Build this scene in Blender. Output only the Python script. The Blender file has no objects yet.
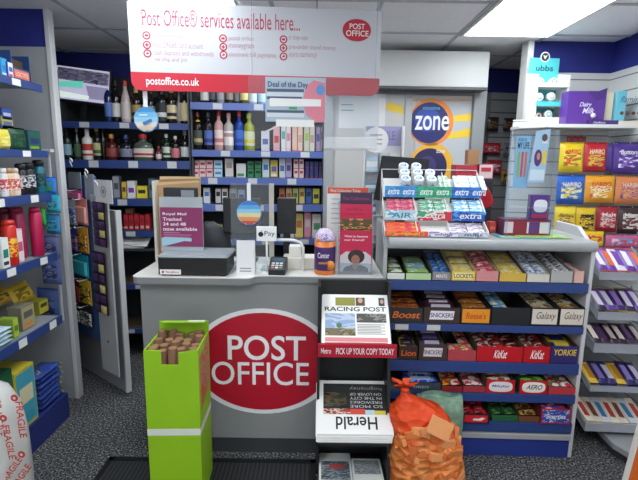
import bpy, math, random
from mathutils import Vector, Matrix
R = random.Random(7)
SC = bpy.context.scene
COL = SC.collection
PI = math.pi
# ---------------------------------------------------------------- camera
FPX, PITCH, ROLL, EYE = 450.0, math.radians(9.83), 0.014, Vector((0, 0, 1.6))
_f = Vector((0, math.cos(PITCH), -math.sin(PITCH)))
_r0 = Vector((1, 0, 0)); _u0 = Vector((0, math.sin(PITCH), math.cos(PITCH)))
_r = _r0 * math.cos(ROLL) + _u0 * math.sin(ROLL)
_u = _u0 * math.cos(ROLL) - _r0 * math.sin(ROLL)
cd = bpy.data.cameras.new('camera'); cam = bpy.data.objects.new('camera', cd); COL.objects.link(cam)
cd.sensor_fit = 'HORIZONTAL'; cd.sensor_width = 36; cd.lens = FPX / 638 * 36; cd.clip_start = 0.05
cam.matrix_world = Matrix(((_r.x, _u.x, -_f.x, 0), (_r.y, _u.y, -_f.y, 0), (_r.z, _u.z, -_f.z, EYE.z), (0, 0, 0, 1)))
SC.camera = cam
def ray(px, py): return _f + _r * ((px - 319) / FPX) + _u * ((240 - py) / FPX)
def at(px, py, Y): d = ray(px, py); return EYE + d * (Y / d.y)
def atz(px, py, z): d = ray(px, py); return EYE + d * ((z - EYE.z) / d.z)
class Frame:            # a unit's own axes: x to the right, y away from its front, z up
    def __init__(s, x, y, z=0, yaw=0):
        s.o = Vector((x, y, z)); s.yaw = yaw; c, n = math.cos(yaw), math.sin(yaw)
        s.ax = Vector((c, n, 0)); s.ay = Vector((-n, c, 0))
    def w(s, x, y, z): return s.o + s.ax * x + s.ay * y + Vector((0, 0, z))
    def loc(s, p): q = p - s.o; return (q.dot(s.ax), q.dot(s.ay), q.z)
    def hit(s, px, py, d=0.0):
        r = ray(px, py); t = (d - (EYE - s.o).dot(s.ay)) / r.dot(s.ay); q = s.loc(EYE + r * t); return q[0], q[2]
    def X(s, px, py, d=0.0): return s.hit(px, py, d)[0]
    def Z(s, px, py, d=0.0): return s.hit(px, py, d)[1]
W0 = Frame(0, 0)
# ---------------------------------------------------------------- materials
def lin(h):
    h = h.lstrip('#'); c = [int(h[i:i + 2], 16) / 255 for i in (0, 2, 4)]
    return tuple(x / 12.92 if x <= 0.04045 else ((x + 0.055) / 1.055) ** 2.4 for x in c) + (1,)
_mats = {}
def _new(name):
    m = bpy.data.materials.new(name); m.use_nodes = True; return m, m.node_tree.nodes, m.node_tree.links, m.node_tree.nodes['Principled BSDF']
def mt(c, rough=.5, metal=0.0, vary=0.0, scale=30, emit=0):
    k = (c, rough, metal, vary, scale, emit)
    if k in _mats: return _mats[k]
    m, N, L, b = _new('mat_' + c)
    b.inputs['Base Color'].default_value = lin(c); b.inputs['Roughness'].default_value = rough; b.inputs['Metallic'].default_value = metal
    if emit:
        b.inputs['Emission Color'].default_value = lin(c); b.inputs['Emission Strength'].default_value = emit
    if vary:
        t = N.new('ShaderNodeTexCoord'); n = N.new('ShaderNodeTexNoise'); n.inputs['Scale'].default_value = scale; n.inputs['Detail'].default_value = 4
        r = N.new('ShaderNodeValToRGB'); a = lin(c)
        r.color_ramp.elements[0].color = tuple(x * (1 - vary) for x in a[:3]) + (1,); r.color_ramp.elements[1].color = tuple(min(1, x * (1 + vary)) for x in a[:3]) + (1,)
        r.color_ramp.elements[0].position = .3; r.color_ramp.elements[1].position = .7
        L.new(t.outputs['Object'], n.inputs['Vector']); L.new(n.outputs['Fac'], r.inputs['Fac']); L.new(r.outputs['Color'], b.inputs['Base Color'])
    _mats[k] = m; return m
def pr(cols, scale=40, rough=.35, stretch=(.65, 1, 1.7), metal=0):       # busy printed wrapper
    cols = tuple(cols.split()) if isinstance(cols, str) else tuple(cols)
    k = ('pr', cols, scale, rough, stretch, metal)
    if k in _mats: return _mats[k]
    m, N, L, b = _new('print_' + cols[0]); b.inputs['Roughness'].default_value = rough; b.inputs['Metallic'].default_value = metal
    t = N.new('ShaderNodeTexCoord'); mp = N.new('ShaderNodeMapping'); mp.inputs['Scale'].default_value = stretch
    n = N.new('ShaderNodeTexNoise'); n.inputs['Scale'].default_value = scale; n.inputs['Detail'].default_value = 1.5
    r = N.new('ShaderNodeValToRGB'); r.color_ramp.interpolation = 'CONSTANT'; e = r.color_ramp.elements
    e[0].color = lin(cols[0]); e[0].position = 0
    k2 = len(cols) - 1
    for i, c in enumerate(cols[1:]):
        p = .5 + .2 * (i / max(1, k2))
        el = e[1] if i == 0 else e.new(p)
        el.position = p; el.color = lin(c)
    L.new(t.outputs['Object'], mp.inputs['Vector']); L.new(mp.outputs['Vector'], n.inputs['Vector']); L.new(n.outputs['Fac'], r.inputs['Fac']); L.new(r.outputs['Color'], b.inputs['Base Color'])
    _mats[k] = m; return m
def clear(tint='ffffff', a=.12, rough=.08):                          # thin clear plastic sheet
    k = ('clear', tint, a, rough)
    if k in _mats: return _mats[k]
    m, N, L, b = _new('clear_plastic'); N.remove(b)
    tr = N.new('ShaderNodeBsdfTransparent'); g = N.new('ShaderNodeBsdfPrincipled'); mx = N.new('ShaderNodeMixShader')
    tr.inputs['Color'].default_value = lin(tint); g.inputs['Base Color'].default_value = lin(tint); g.inputs['Roughness'].default_value = rough
    mx.inputs['Fac'].default_value = a
    L.new(tr.outputs[0], mx.inputs[1]); L.new(g.outputs[0], mx.inputs[2]); L.new(mx.outputs[0], N['Material Output'].inputs['Surface'])
    _mats[k] = m; return m
def speckle(name, cols, scale, rough=.95, bump=0.0):
    m, N, L, b = _new(name); b.inputs['Roughness'].default_value = rough
    t = N.new('ShaderNodeTexCoord'); n = N.new('ShaderNodeTexNoise'); n.inputs['Scale'].default_value = scale; n.inputs['Detail'].default_value = 3; n.inputs['Roughness'].default_value = .75
    r = N.new('ShaderNodeValToRGB'); e = r.color_ramp.elements
    for i, (p, c) in enumerate(cols):
        el = e[i] if i < 2 else e.new(p)
        el.position = p; el.color = lin(c)
    L.new(t.outputs['Object'], n.inputs['Vector']); L.new(n.outputs['Fac'], r.inputs['Fac']); L.new(r.outputs['Color'], b.inputs['Base Color'])
    if bump:
        bn = N.new('ShaderNodeBump'); bn.inputs['Strength'].default_value = bump; L.new(n.outputs['Fac'], bn.inputs['Height']); L.new(bn.outputs['Normal'], b.inputs['Normal'])
    return m
def banded(name, base, line, axis, pitch, width, rough=.5, bump=.5):  # grooved board: lines repeated along an axis
    m, N, L, b = _new(name); b.inputs['Roughness'].default_value = rough
    t = N.new('ShaderNodeTexCoord'); sx = N.new('ShaderNodeSeparateXYZ'); dv = N.new('ShaderNodeMath'); dv.operation = 'DIVIDE'; dv.inputs[1].default_value = pitch
    fr = N.new('ShaderNodeMath'); fr.operation = 'FRACT'; lt = N.new('ShaderNodeMath'); lt.operation = 'LESS_THAN'; lt.inputs[1].default_value = width / pitch
    mx = N.new('ShaderNodeMix'); mx.data_type = 'RGBA'; mx.inputs[6].default_value = lin(base); mx.inputs[7].default_value = lin(line)
    L.new(t.outputs['Object'], sx.inputs[0]); L.new(sx.outputs[axis], dv.inputs[0]); L.new(dv.outputs[0], fr.inputs[0]); L.new(fr.outputs[0], lt.inputs[0])
    L.new(lt.outputs[0], mx.inputs[0]); L.new(mx.outputs[2], b.inputs['Base Color'])
    return m
def lamp_mat(strength):
    m, N, L, b = _new('light_diffuser'); b.inputs['Base Color'].default_value = (1, 1, 1, 1)
    b.inputs['Emission Color'].default_value = lin('f4faff'); b.inputs['Emission Strength'].default_value = strength; return m
WHITE = mt('e9e9e6', .5); BLACK = mt('141416', .45); NAVY = mt('20287c', .6, 0, .08, 4); BLUESTRIP = mt('2c437e', .4); GREY = mt('a7aaad', .5, 0, .04, 6)
RED = mt('c4142c', .45); INK = mt('17171a', .6); ALU = mt('b9bcc0', .35, .7); CHROME = mt('d5d5d8', .2, 1); CARD = mt('a9794f', .8, 0, .1, 30); PAPER = mt('ecebe7', .7)
# ---------------------------------------------------------------- mesh builder
_txt = {}
def text_mesh(s, bold=0.0):
    k = (s, bold)
    if k not in _txt:
        c = bpy.data.curves.new('lettering', 'FONT'); c.body = s; c.size = 1; c.resolution_u = 5 if len(s) < 9 else 3; c.offset = min(bold, .014); c.fill_mode = 'FRONT'
        o = bpy.data.objects.new('lettering', c); me = o.to_mesh()
        vs = [v.co.copy() for v in me.vertices]; fs = [tuple(p.vertices) for p in me.polygons]
        o.to_mesh_clear(); bpy.data.objects.remove(o); bpy.data.curves.remove(c)
        xs = [v.x for v in vs] or [0]; ys = [v.y for v in vs] or [0]
        _txt[k] = (vs, fs, min(xs), max(xs), min(ys), max(ys))
    return _txt[k]
class MB:
    def __init__(s): s.v = []; s.f = []; s.m = []; s.sm = []; s.mats = []; s.M = Matrix()
    def add(s, vs, fs, m, smooth=False):
        if m not in s.mats: s.mats.append(m)
        i = s.mats.index(m); n = len(s.v)
        s.v += [s.M @ Vector(v) for v in vs]
        for f in fs: s.f.append(tuple(n + k for k in f)); s.m.append(i); s.sm.append(smooth)
        return s
    def box(s, x0, x1, y0, y1, z0, z1, m):
        v = [(x, y, z) for z in (z0, z1) for y in (y0, y1) for x in (x0, x1)]
        return s.add(v, [(0, 2, 3, 1), (4, 5, 7, 6), (0, 1, 5, 4), (1, 3, 7, 5), (3, 2, 6, 7), (2, 0, 4, 6)], m)
    def hexa(s, b, t, m):       # eight corners, bottom ring then top ring
        return s.add(list(b) + list(t), [(3, 2, 1, 0), (4, 5, 6, 7), (0, 1, 5, 4), (1, 2, 6, 5), (2, 3, 7, 6), (3, 0, 4, 7)], m)
    def quad(s, a, b, c, d, m): return s.add([a, b, c, d], [(0, 1, 2, 3)], m)
    def lathe(s, prof, m, n=14, c=(0, 0, 0), axis='z', smooth=True, sx=1, sy=1):
        vs = []; fs = []
        for r, z in prof:
            for k in range(n):
                a = 2 * PI * k / n; x, y = r * math.cos(a) * sx, r * math.sin(a) * sy
                p = (x, y, z) if axis == 'z' else ((x, z, y) if axis == 'y' else (z, x, y))
                vs.append((c[0] + p[0], c[1] + p[1], c[2] + p[2]))
        for j in range(len(prof) - 1):
            for k in range(n):
                q = (j * n + k, j * n + (k + 1) % n, (j + 1) * n + (k + 1) % n, (j + 1) * n + k)
                fs.append(q if axis != 'y' else q[::-1])
        e = len(prof) - 1
        if prof[0][0] > 0: fs.append(tuple(range(n))[::-1] if axis != 'y' else tuple(range(n)))
        if prof[e][0] > 0: fs.append(tuple(e * n + k for k in range(n)) if axis != 'y' else tuple(e * n + k for k in range(n))[::-1])
        return s.add(vs, fs, m, smooth)
    def tube(s, pts, r, m, n=8, smooth=True):
        pts = [Vector(p) for p in pts]; vs = []; fs = []
        for i, p in enumerate(pts):
            t = (pts[min(i + 1, len(pts) - 1)] - pts[max(i - 1, 0)]).normalized()
            a = t.cross(Vector((0, 0, 1))) if abs(t.z) < .9 else t.cross(Vector((1, 0, 0)))
            a.normalize(); b = t.cross(a); rr = r[i] if isinstance(r, (list, tuple)) else r
            for k in range(n): vs.append(p + (a * math.cos(2 * PI * k / n) + b * math.sin(2 * PI * k / n)) * rr)
        for i in range(len(pts) - 1):
            for k in range(n): fs.append((i * n + k, (i + 1) * n + k, (i + 1) * n + (k + 1) % n, i * n + (k + 1) % n))
        fs.append(tuple(range(n))); fs.append(tuple((len(pts) - 1) * n + k for k in range(n))[::-1])
        return s.add(vs, fs, m, smooth)
    def prism(s, poly, y0, y1, m):      # outline in x,z extruded in y (counter-clockwise seen from the front)
        n = len(poly); vs = [(x, y0, z) for x, z in poly] + [(x, y1, z) for x, z in poly]
        return s.add(vs, [tuple(range(n)), tuple(range(2 * n - 1, n - 1, -1))] + [(k, n + k, n + (k + 1) % n, (k + 1) % n) for k in range(n)], m)
    def prism_x(s, poly, x0, x1, m):    # outline in y,z extruded in x
        n = len(poly); vs = [(x0, y, z) for y, z in poly] + [(x1, y, z) for y, z in poly]
        return s.add(vs, [tuple(range(n))[::-1], tuple(range(n, 2 * n))] + [(k, (k + 1) % n, n + (k + 1) % n, n + k) for k in range(n)], m)
    def prism_z(s, poly, z0, z1, m):    # outline in x,y
        n = len(poly); vs = [(x, y, z0) for x, y in poly] + [(x, y, z1) for x, y in poly]
        return s.add(vs, [tuple(range(n))[::-1], tuple(range(n, 2 * n))] + [(k, (k + 1) % n, n + (k + 1) % n, n + k) for k in range(n)], m)
    def plate(s, poly, y, m): return s.add([(x, y, z) for x, z in poly], [tuple(range(len(poly)))], m)
    def rect(s, x0, x1, z0, z1, y, m): return s.plate([(x0, z0), (x1, z0), (x1, z1), (x0, z1)], y, m)
    def disc(s, cx, cz, rx, rz, y, m, n=28, p=2.0):
        pts = []
        for k in range(n):
            a = 2 * PI * k / n; c, d = math.cos(a), math.sin(a)
            pts.append((cx + rx * math.copysign(abs(c) ** (2 / p), c), cz + rz * math.copysign(abs(d) ** (2 / p), d)))
        return s.plate(pts, y, m)
    def text(s, t, x0, x1, z0, z1, y, m, bold=0.0, fit=True, shear=0.0, flip=False):
        vs, fs, a, b, c, d = text_mesh(t, bold)
        kx = (x1 - x0) / max(1e-6, b - a); kz = (z1 - z0) / max(1e-6, d - c)
        if not fit: kx = min(kx, kz); kz = kx
        out = []
        for v in vs:
            x = (v.x - a) * kx; z = (v.y - c) * kz
            if flip: out.append((x1 - x, y, z1 - z))
            else: out.append((x0 + x + shear * z, y, z0 + z))
        return s.add(out, fs, m)
    def pillow(s, w, h, t, m, nx=6, nz=4, ends=None, c=(0, 0, 0), endm=None):  # sealed wrapper in x,z with thickness along y; w is the long side
        vs = []; fs = []
        us = [-1, -.9] + [-.9 + 1.8 * (i + .5) / (nx) for i in range(nx)] + [.9, 1]
        zs = [-1 + 2 * j / nz for j in range(nz + 1)]
        for sgn in (-1, 1):
            for u in us:
                for q in zs:
                    k = max(0, 1 - (abs(u) / .9) ** 4) * max(0, 1 - q ** 4) if abs(u) < .9 else 0
                    vs.append((c[0] + u * w / 2, c[1] + sgn * t / 2 * k ** .5, c[2] + q * h / 2))
        n1 = len(us) * (nz + 1); fe = []
        for i in range(len(us) - 1):
            for j in range(nz):
                a = i * (nz + 1) + j; q = (a, a + nz + 1, a + nz + 2, a + 1)
                (fe if i in (0, len(us) - 2) else fs).append(q); (fe if i in (0, len(us) - 2) else fs).append(tuple(n1 + k for k in q[::-1]))
        s.add(vs, fs, m, True); return s.add(vs, fe, endm or m, True)
    def build(s, name, parent=None, loc=None, yaw=0, bev=0, rot=None):
        me = bpy.data.meshes.new(name); me.from_pydata([tuple(v) for v in s.v], [], s.f); 
        for m in s.mats: me.materials.append(m)
        me.polygons.foreach_set('material_index', s.m); me.polygons.foreach_set('use_smooth', s.sm); me.update()
        o = bpy.data.objects.new(name, me); COL.objects.link(o)
        if parent is not None: o.parent = parent
        if loc is not None: o.location = loc
        if rot is not None: o.rotation_euler = rot
        elif yaw: o.rotation_euler = (0, 0, yaw)
        if bev:
            b = o.modifiers.new('bevel', 'BEVEL'); b.width = bev; b.segments = 2; b.limit_method = 'ANGLE'; b.angle_limit = math.radians(50)
        return o
# ---------------------------------------------------------------- things
def tag(o, label, cat, group=None, kind=None):
    o['label'] = label; o['category'] = cat
    if group: o['group'] = group
    if kind: o['kind'] = kind
    return o
def thing(name, label, cat, loc, yaw=0, group=None, rot=None):
    o = bpy.data.objects.new(name, None); o.empty_display_size = .05; COL.objects.link(o); o.location = loc
    o.rotation_euler = rot if rot is not None else (0, 0, yaw)
    return tag(o, label, cat, group)
def struct(name, mb, bev=0, parent=None):
    o = mb.build(name, parent, bev=bev)
    if parent is None: o['kind'] = 'structure'
    return o
def dup(root, loc, yaw=None, label=None, group=None, rot=None):
    r = root.copy(); COL.objects.link(r); r.location = loc
    if yaw is not None: r.rotation_euler = (0, 0, yaw)
    if rot is not None: r.rotation_euler = rot
    if label: r['label'] = label
    if group: r['group'] = group
    for ch in list(root.children):
        c = ch.copy(); COL.objects.link(c); c.parent = r
        for g in list(ch.children):
            d = g.copy(); COL.objects.link(d); d.parent = c
    return r
def lab(o, label): o['label'] = label; return o
# ================================================================ room shell
ZC, ZB = 2.46, 2.25
carpet = speckle('carpet_fleck', [(.36, '0c0d10'), (.46, '28292c'), (.55, '5a5c5f'), (.64, 'acaca9')], 95, .97, .4)
struct('floor', MB().box(-3.2, 3.2, -1.5, 6, -.06, 0, carpet))
ctile = speckle('ceiling_tile', [(.35, 'eeeeef'), (.65, 'f6f6f6')], 60, .9)
cm = MB().box(-3.2, 3.2, -1.5, 6, ZC, ZC + .05, ctile)
struct('ceiling', cm)
g = MB()
for i in range(-5, 6): g.box(i * .6 + .32 - .012, i * .6 + .32 + .012, -1.5, 5.6, ZC - .006, ZC + .01, mt('b4b7ba', .5))
for j in range(0, 10): g.box(-3.2, 3.2, -1 + j * .6 + .0 - .012, -1 + j * .6 + .012, ZC - .0065, ZC + .01, mt('b4b7ba', .5))
struct('trim_1', g)
slat = banded('slatwall', 'cfd0cf', '6d7073', 2, .10, .008)
def wallseg(name, x0, y0, x1, y1, mlow, t=.06):   # wall with the navy band along the top
    L = math.hypot(x1 - x0, y1 - y0); a = math.atan2(y1 - y0, x1 - x0)
    m = MB().box(0, L, 0, t, 0, ZB, mlow).box(0, L, 0, t, ZB, ZC, NAVY)
    o = struct(name, m); o.location = (x0, y0, 0); o.rotation_euler = (0, 0, a); return o
wallseg('wall_back', -3.0, 3.77, 3.0, 4.47, mt('8f9296', .7, 0, .05, 3))
wallseg('wall_right_back', 1.47, 3.36, 2.1, 3.36, slat)
wallseg('wall_right', 2.06, 3.42, 2.06, -1.4, slat)
wallseg('wall_right_rear', 2.06, 4.4, 2.06, 3.42, slat)
struct('trim_3', MB().box(1.445, 1.485, 3.33, 3.44, 0, ZC, mt('dcdcda', .4)), bev=.003)
wallseg('wall_left', -2.12, -1.4, -2.12, 2.82, mt('9fa1a4', .6))
wallseg('wall_left_rear', -2.62, 2.8, -2.62, 4.2, mt('9fa1a4', .6))
p = MB().box(-2.68, -1.632, 2.82, 2.86, 0, ZB, mt('a1a3a6', .55, 0, .04, 5)).box(-2.68, -1.632, 2.82, 2.86, ZB, ZC, NAVY)
struct('wall_left_return', p)
struct('trim_2', MB().box(-1.632, -1.605, 2.812, 2.868, 0, ZC, mt('d0d1d2', .4)), bev=.003)
# ---------------------------------------------------------------- ceiling light panels
LM = lamp_mat(9.0)
PAN = [(.93, 2.02, 'large square ceiling light panel at the right of the ceiling', 'x'), (-1.06, 1.55, 'ceiling light panel partly hidden behind the hanging white sign', 'x')]
def light_panel(x, y, w=.6, l=1.2, label=None):
    t = thing('ceiling_light', label, 'ceiling light', (x, y, ZC - .012))
    f = MB()
    for a in ((0, w, 0, .02), (0, w, l - .02, l), (0, .02, .02, l - .02), (w - .02, w, .02, l - .02)): f.box(a[0], a[1], a[2], a[3], -.004, .008, mt('e6e6e6', .4))
    f.build('frame', t); MB().box(.02, w - .02, .02, l - .02, 0, .008, LM).build('diffuser', t); return t
for x, y, l, _ in PAN: light_panel(x, y, label=l)
for i, (x, y) in enumerate(((-.3, -.3), (-1.7, -.6), (1.0, -.3), (-.4, 3.05))):
    light_panel(x, y, label=['ceiling light panel over the shop floor in front of the counter', 'ceiling light panel above the left hand shelving', 'ceiling light panel above the front right of the shop', 'ceiling light panel above the staff side of the counter'][i])
w = bpy.data.worlds.new('world'); SC.world = w; w.use_nodes = True
w.node_tree.nodes['Background'].inputs['Color'].default_value = lin('e6ecf2'); w.node_tree.nodes['Background'].inputs['Strength'].default_value = .95
SC.view_settings.view_transform = 'Standard'; SC.view_settings.exposure = .22; SC.view_settings.look = 'None'
SC.cycles.use_denoising = True
# ================================================================ service counter
CN = Frame(0, 2.26)
xl = CN.X(141, 300); xr = CN.X(382, 300); zt = CN.Z(230, 277.5, -.06)
t = thing('service_counter', 'grey shop counter with a pale worktop and a big red oval sign on its front', 'counter', (0, 2.26, 0))
MB().box(xl, xr, 0, .42, .095, zt - .036, mt('8b8c8c', .55, 0, .03, 6)).build('front_panel', t)
MB().box(xl + .01, xr - .01, .012, .40, 0, .095, mt('3b3d40', .6)).build('plinth', t)
x0 = CN.X(131, 280, -.07); jx = CN.X(250, 278, -.07)
pl = [(x0 + .03, -.072), (jx - .03, -.072), (jx - .012, -.068), (jx + .004, -.058), (jx + .02, -.03), (jx + .036, -.02), (jx + .06, -.016), (xr + .0, -.016), (xr, .45), (x0, .45), (x0, -.042), (x0 + .009, -.063)]
wt = thing('counter_worktop', 'pale grey worktop with a stepped rounded front edge lying on the counter', 'worktop', (0, 2.26, zt - .036))
MB().prism_z(pl, 0, .032, mt('7f8182', .45)).build('edge_band', wt)
MB().prism_z(pl, .032, .036, mt('d3d2cc', .35)).build('top_surface', wt)
cx, cz = CN.hit(263, 362); rx = CN.X(336, 362) - cx; rz = cz - CN.Z(263, 413.5)
e = MB().disc(cx, cz, rx, rz, -.0015, mt('e9e9ea', .4), 56, 2.0).build('oval_emblem', t)
MB().disc(cx, cz, rx - .03, rz - .024, -.0025, mt('b50f2a', .4), 56, 2.0).build('red_field', e)
PT = MB(); a = CN.hit(228, 359.5); b = CN.hit(306, 336); PT.text('POST', a[0], b[0], a[1], b[1], -.0035, mt('f0eff0', .4), .012)
a = CN.hit(212, 384); b = CN.hit(309, 362.5); PT.text('OFFICE', a[0], b[0], a[1], b[1], -.0035, mt('f0eff0', .4), .006); PT.build('lettering', e)
# black door mats
rub = banded('ribbed_rubber', '17181a', '2c2e31', 0, .022, .011, .9)
ma, mb_ = atz(110, 459, 0), atz(316, 462, 0); mw = (mb_.x - ma.x) / 2
m1 = MB().box(-mw, mw, -.3, .3, 0, .012, rub).box(-mw, mw, .27, .3, .012, .016, BLACK).box(-mw, -mw + .03, -.3, .3, .012, .016, BLACK).box(mw - .03, mw, -.3, .3, .012, .016, BLACK)
tag(m1.build('door_mat', loc=((ma.x + mb_.x) / 2, ma.y - .3, 0)), 'black ribbed rubber mat on the carpet in front of the counter', 'mat')
# ================================================================ chocolate display unit
q = at(386, 290, 2.29); CH = Frame(q.x, q.y, 0, math.radians(-1.5))
CW = CH.X(586, 300)                       # inside width, right panel starts here
CHS = [(282, 291), (325, 331.5), (362, 372), (393, 400.5), (421, 430)]
CHZ = [(CH.Z(485, a), CH.Z(485, b)) for a, b in CHS]
ztop = CH.Z(480, 239, -.02); zbar = CH.Z(480, 249.5, -.02)
t = thing('confectionery_unit', 'grey and blue shelved display unit full of chocolate bars right of the counter', 'display unit', (CH.o.x, CH.o.y, 0), CH.yaw)
side = [(0, 0), (.40, 0), (.40, ztop + .05), (.16, ztop + .05), (.0, ztop - .045)]
MB().prism_x(side, CW, CW + .022, mt('c9cacb', .45)).build('side_panel', t, bev=.003)
MB().prism_x(side, -.02, 0, mt('a9abac', .5)).build('side_panel', t, bev=.002)
MB().box(0, CW, .37, .40, 0, ztop - .02, mt('4a4d52', .6)).build('back_panel', t)
MB().box(0, CW, .0, .37, 0, CH.Z(485, 437), mt('27398a', .45)).build('plinth', t)
MB().box(0, CW, -.015, .38, CH.Z(485, 437), CH.Z(485, 431.5), mt('a4a6a8', .45)).build('base_ledge', t, bev=.004)
tickets = {1: (396, 428)}
for i, (za, zb) in enumerate(CHZ):
    s = MB().box(0, CW, .004, .37, za - .012, za, mt('6a6d72', .5)).build('shelf', t)
    MB().box(0, CW, -.012, .004, zb, za + .004, BLUESTRIP).build('price_strip', s, bev=.002)
bar = MB(); n = 10
prof = [(-.03 + .03 * (1 - math.cos(PI * k / n)), (zbar + ztop) / 2 + (ztop - zbar) / 2 * math.cos(PI + PI * k / n)) for k in range(n + 1)]
bar.prism_x([(.03, zbar)] + [(-.035 - .02 * math.sin(PI * k / n), (zbar + ztop) / 2 - (ztop - zbar) / 2 * math.cos(PI * k / n)) for k in range(n + 1)] + [(.03, ztop)], .0, CW - .002, mt('a2a5a6', .4))
bar.build('front_rail', t)
MB().box(0, CW, .03, .395, ztop - .03, ztop - .002, mt('9da0a1', .4)).build('top_board', t)
CHTOP = ztop
# ================================================================ newspaper stand
q = at(318, 300, 2.15); NS = Frame(q.x, 2.12); NW = NS.X(391, 330)
zN = CN.Z(345, 279, -.05) - .01
t = thing('newspaper_stand', 'black metal newspaper stand standing in front of the counter', 'newspaper stand', (NS.o.x, NS.o.y, 0))
bk = mt('1b1c1e', .5)
MB().box(0, .014, -.02, .125, 0, zN, bk).build('side_panel', t)
MB().prism_x([(-.16, 0), (.125, 0), (.125, zN), (.06, zN)], NW - .014, NW, bk).build('side_panel', t)
MB().box(.014, NW - .014, .1, .125, 0, zN, bk).build('back_panel', t)
def ns_tray(pyf, pyb, d0, d1, name):
    zf = NS.Z(350, pyf, d0); zb = NS.Z(350, pyb, d1)
    o = MB().hexa([(.014, d0, zf - .012), (NW - .014, d0, zf - .012), (NW - .014, d1, zb - .012), (.014, d1, zb - .012)], [(.014, d0, zf), (NW - .014, d0, zf), (NW - .014, d1, zb), (.014, d1, zb)], bk).build(name, t)
    return o, zf, zb
s1, a1, b1 = ns_tray(346, 296, -.1, .09, 'sloping_shelf')
zl0, zl1 = NS.Z(350, 357.5, -.115), NS.Z(350, 346, -.115)
lip = MB().box(NS.X(318, 350, -.115), NS.X(397, 350, -.115), -.115, -.101, zl0, zl1 + .006, mt('b3142c', .4)).build('front_lip', t)
T = MB(); T.text('PICK UP YOUR COPY TODAY', NS.X(336, 352, -.116), NS.X(394, 352, -.116), zl0 + .016, zl1 - .010, -.1165, mt('f0e8e8', .5), .02)
T.build('lettering', lip); T = MB(); T.text('Metro', NS.X(321, 352, -.116), NS.X(331, 352, -.116), zl0 + .018, zl1 - .012, -.1165, mt('f0e8e8', .5), .01); T.build('lettering', lip)
s2, a2, b2 = ns_tray(444, 388, -.17, .08, 'sloping_shelf')
s3, a3, b3 = ns_tray(486, 455, -.17, .08, 'sloping_shelf')
MB().box(.014, NW - .014, -.16, -.15, 0, a3 - .01, bk).build('kick_panel', t)
def paper(name, label, d0, zf, d1, zb, x0, x1, draw, n=5, up=.004, grp=None):
    # folded newspaper lying on a sloping shelf: local plane x (across) and z (up the slope)
    L = math.hypot(d1 - d0, zb - zf); inc = math.atan2(zb - zf, d1 - d0)
    o = thing(name, label, 'newspaper', NS.w((x0 + x1) / 2, d0, zf + up), rot=(-(PI / 2 - inc), 0, 0), group=grp)
    w = x1 - x0; pg = MB()
    for k in range(n):
        j = .003 * math.sin(k * 2.3); pg.box(-w / 2 + j, w / 2 + j, -.0022 * (k + 1) + .0004, -.0022 * k, .002 + .001 * k, L - .002 * (k % 3), PAPER)
    pg.build('pages', o); y = -.0022 * n - .0006
    draw(o, w, L, y); return o
def racing(o, w, L, y):
    f = MB(); h = w / 2
    f.text('RACING POST', -h + .012, h - .012, L * .645, L * .735, y, INK, .03)
    for a, b, c in ((-.6, .0, '8c8a3a'), (.02, .3, '5a4638'), (.72, .9, '444048')): f.rect(h * a, h * b, L * .76, L * .93, y, mt(c, .6))
    f.disc(h * .16, L * .87, .012, .014, y - .0004, mt('caa58c', .6)); f.disc(h * .82, L * .85, .009, .012, y - .0004, mt('b99a86', .6))
    f.build('masthead', o); g = MB()
    g.rect(-h + .014, -h * .02, L * .24, L * .60, y, pr('8ea6c8 b8c4d6 8ea6c8', 14)); g.rect(-h + .014, -h * .02, L * .16, L * .30, y - .0003, pr('7a6a50 4d5a38 a08c6c', 45))
    g.lathe([(.012, 0), (.02, .004), (.012, .008)], mt('5a7a58', .6), 10, (-h * .5, y - .001, L * .36), 'y'); g.build('front_photo', o)
    g = MB().rect(h * .03, h - .014, L * .42, L * .60, y, pr('55524e 8d8a86 2d2c2c', 40))
    for k in range(7): g.rect(h * .04, h * .86 - .02 * (k % 2), L * (.37 - k * .03), L * (.385 - k * .03), y, mt('9a9a98', .7))
    g.build('side_story', o)
    MB().rect(-h + .014, h - .014, L * .045, L * .125, y, mt('d8888a', .6)).rect(-h + .014, h * .9, L * .015, L * .03, y, mt('b8342c', .6)).build('red_footer', o)
paper('newspaper', 'racing newspaper lying face up on the upper shelf of the black stand', -.098, a1, .088, b1, NS.X(322, 345, -.1), NS.X(391, 345, -.1), racing)
def herald(o, w, L, y):
    h = w / 2; f = MB()
    f.text('Herald', -h * .5, h * .6, L * .10, L * .32, y, INK, .03, flip=True); f.build('masthead', o)
    f = MB().rect(-h + .03, h - .02, L * .36, L * .93, y, mt('1c1d1f', .6)).rect(-h + .034, -h * .2, L * .50, L * .76, y - .0003, pr('26301f 5a4a36 14140f', 30))
    for k, s in enumerate(('SO MORE', 'FIREWORKS', 'IN THE CITY', 'ON LOVER OF')): f.text(s, -h * .1, h - .04, L * (.48 + .075 * k), L * (.53 + .075 * k), y - .0004, mt('cfcfcd', .6), flip=True)
    f.text('hogmanay', -h * .1, h * .8, L * .80, L * .88, y - .0004, mt('8d8d8b', .6), flip=True)
    f.build('front_photo', o)
    MB().rect(-h + .03, -h * .1, L * .36, L * .46, y - .0006, pr('a8372f d8c8b8 6e1c1c', 50)).rect(-h * .1, h * .3, L * .36, L * .46, y - .0006, mt('d84a3a', .6)).rect(h * .3, h * .55, L * .36, L * .44, y - .0006, mt('b8d4e0', .6)).rect(h * .55, h * .85, L * .36, L * .43, y - .0006, mt('d8c83a', .6)).build('teaser_strip', o)
L0 = math.hypot(.25, b2 - a2)
for k in range(1): paper('newspaper', 'broadsheet newspaper lying upside down on top of the lower stack', -.168, a2 + .034, .078, b2 + .034, NS.X(317, 430, -.17), NS.X(394, 430, -.17), herald, 5)
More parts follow.
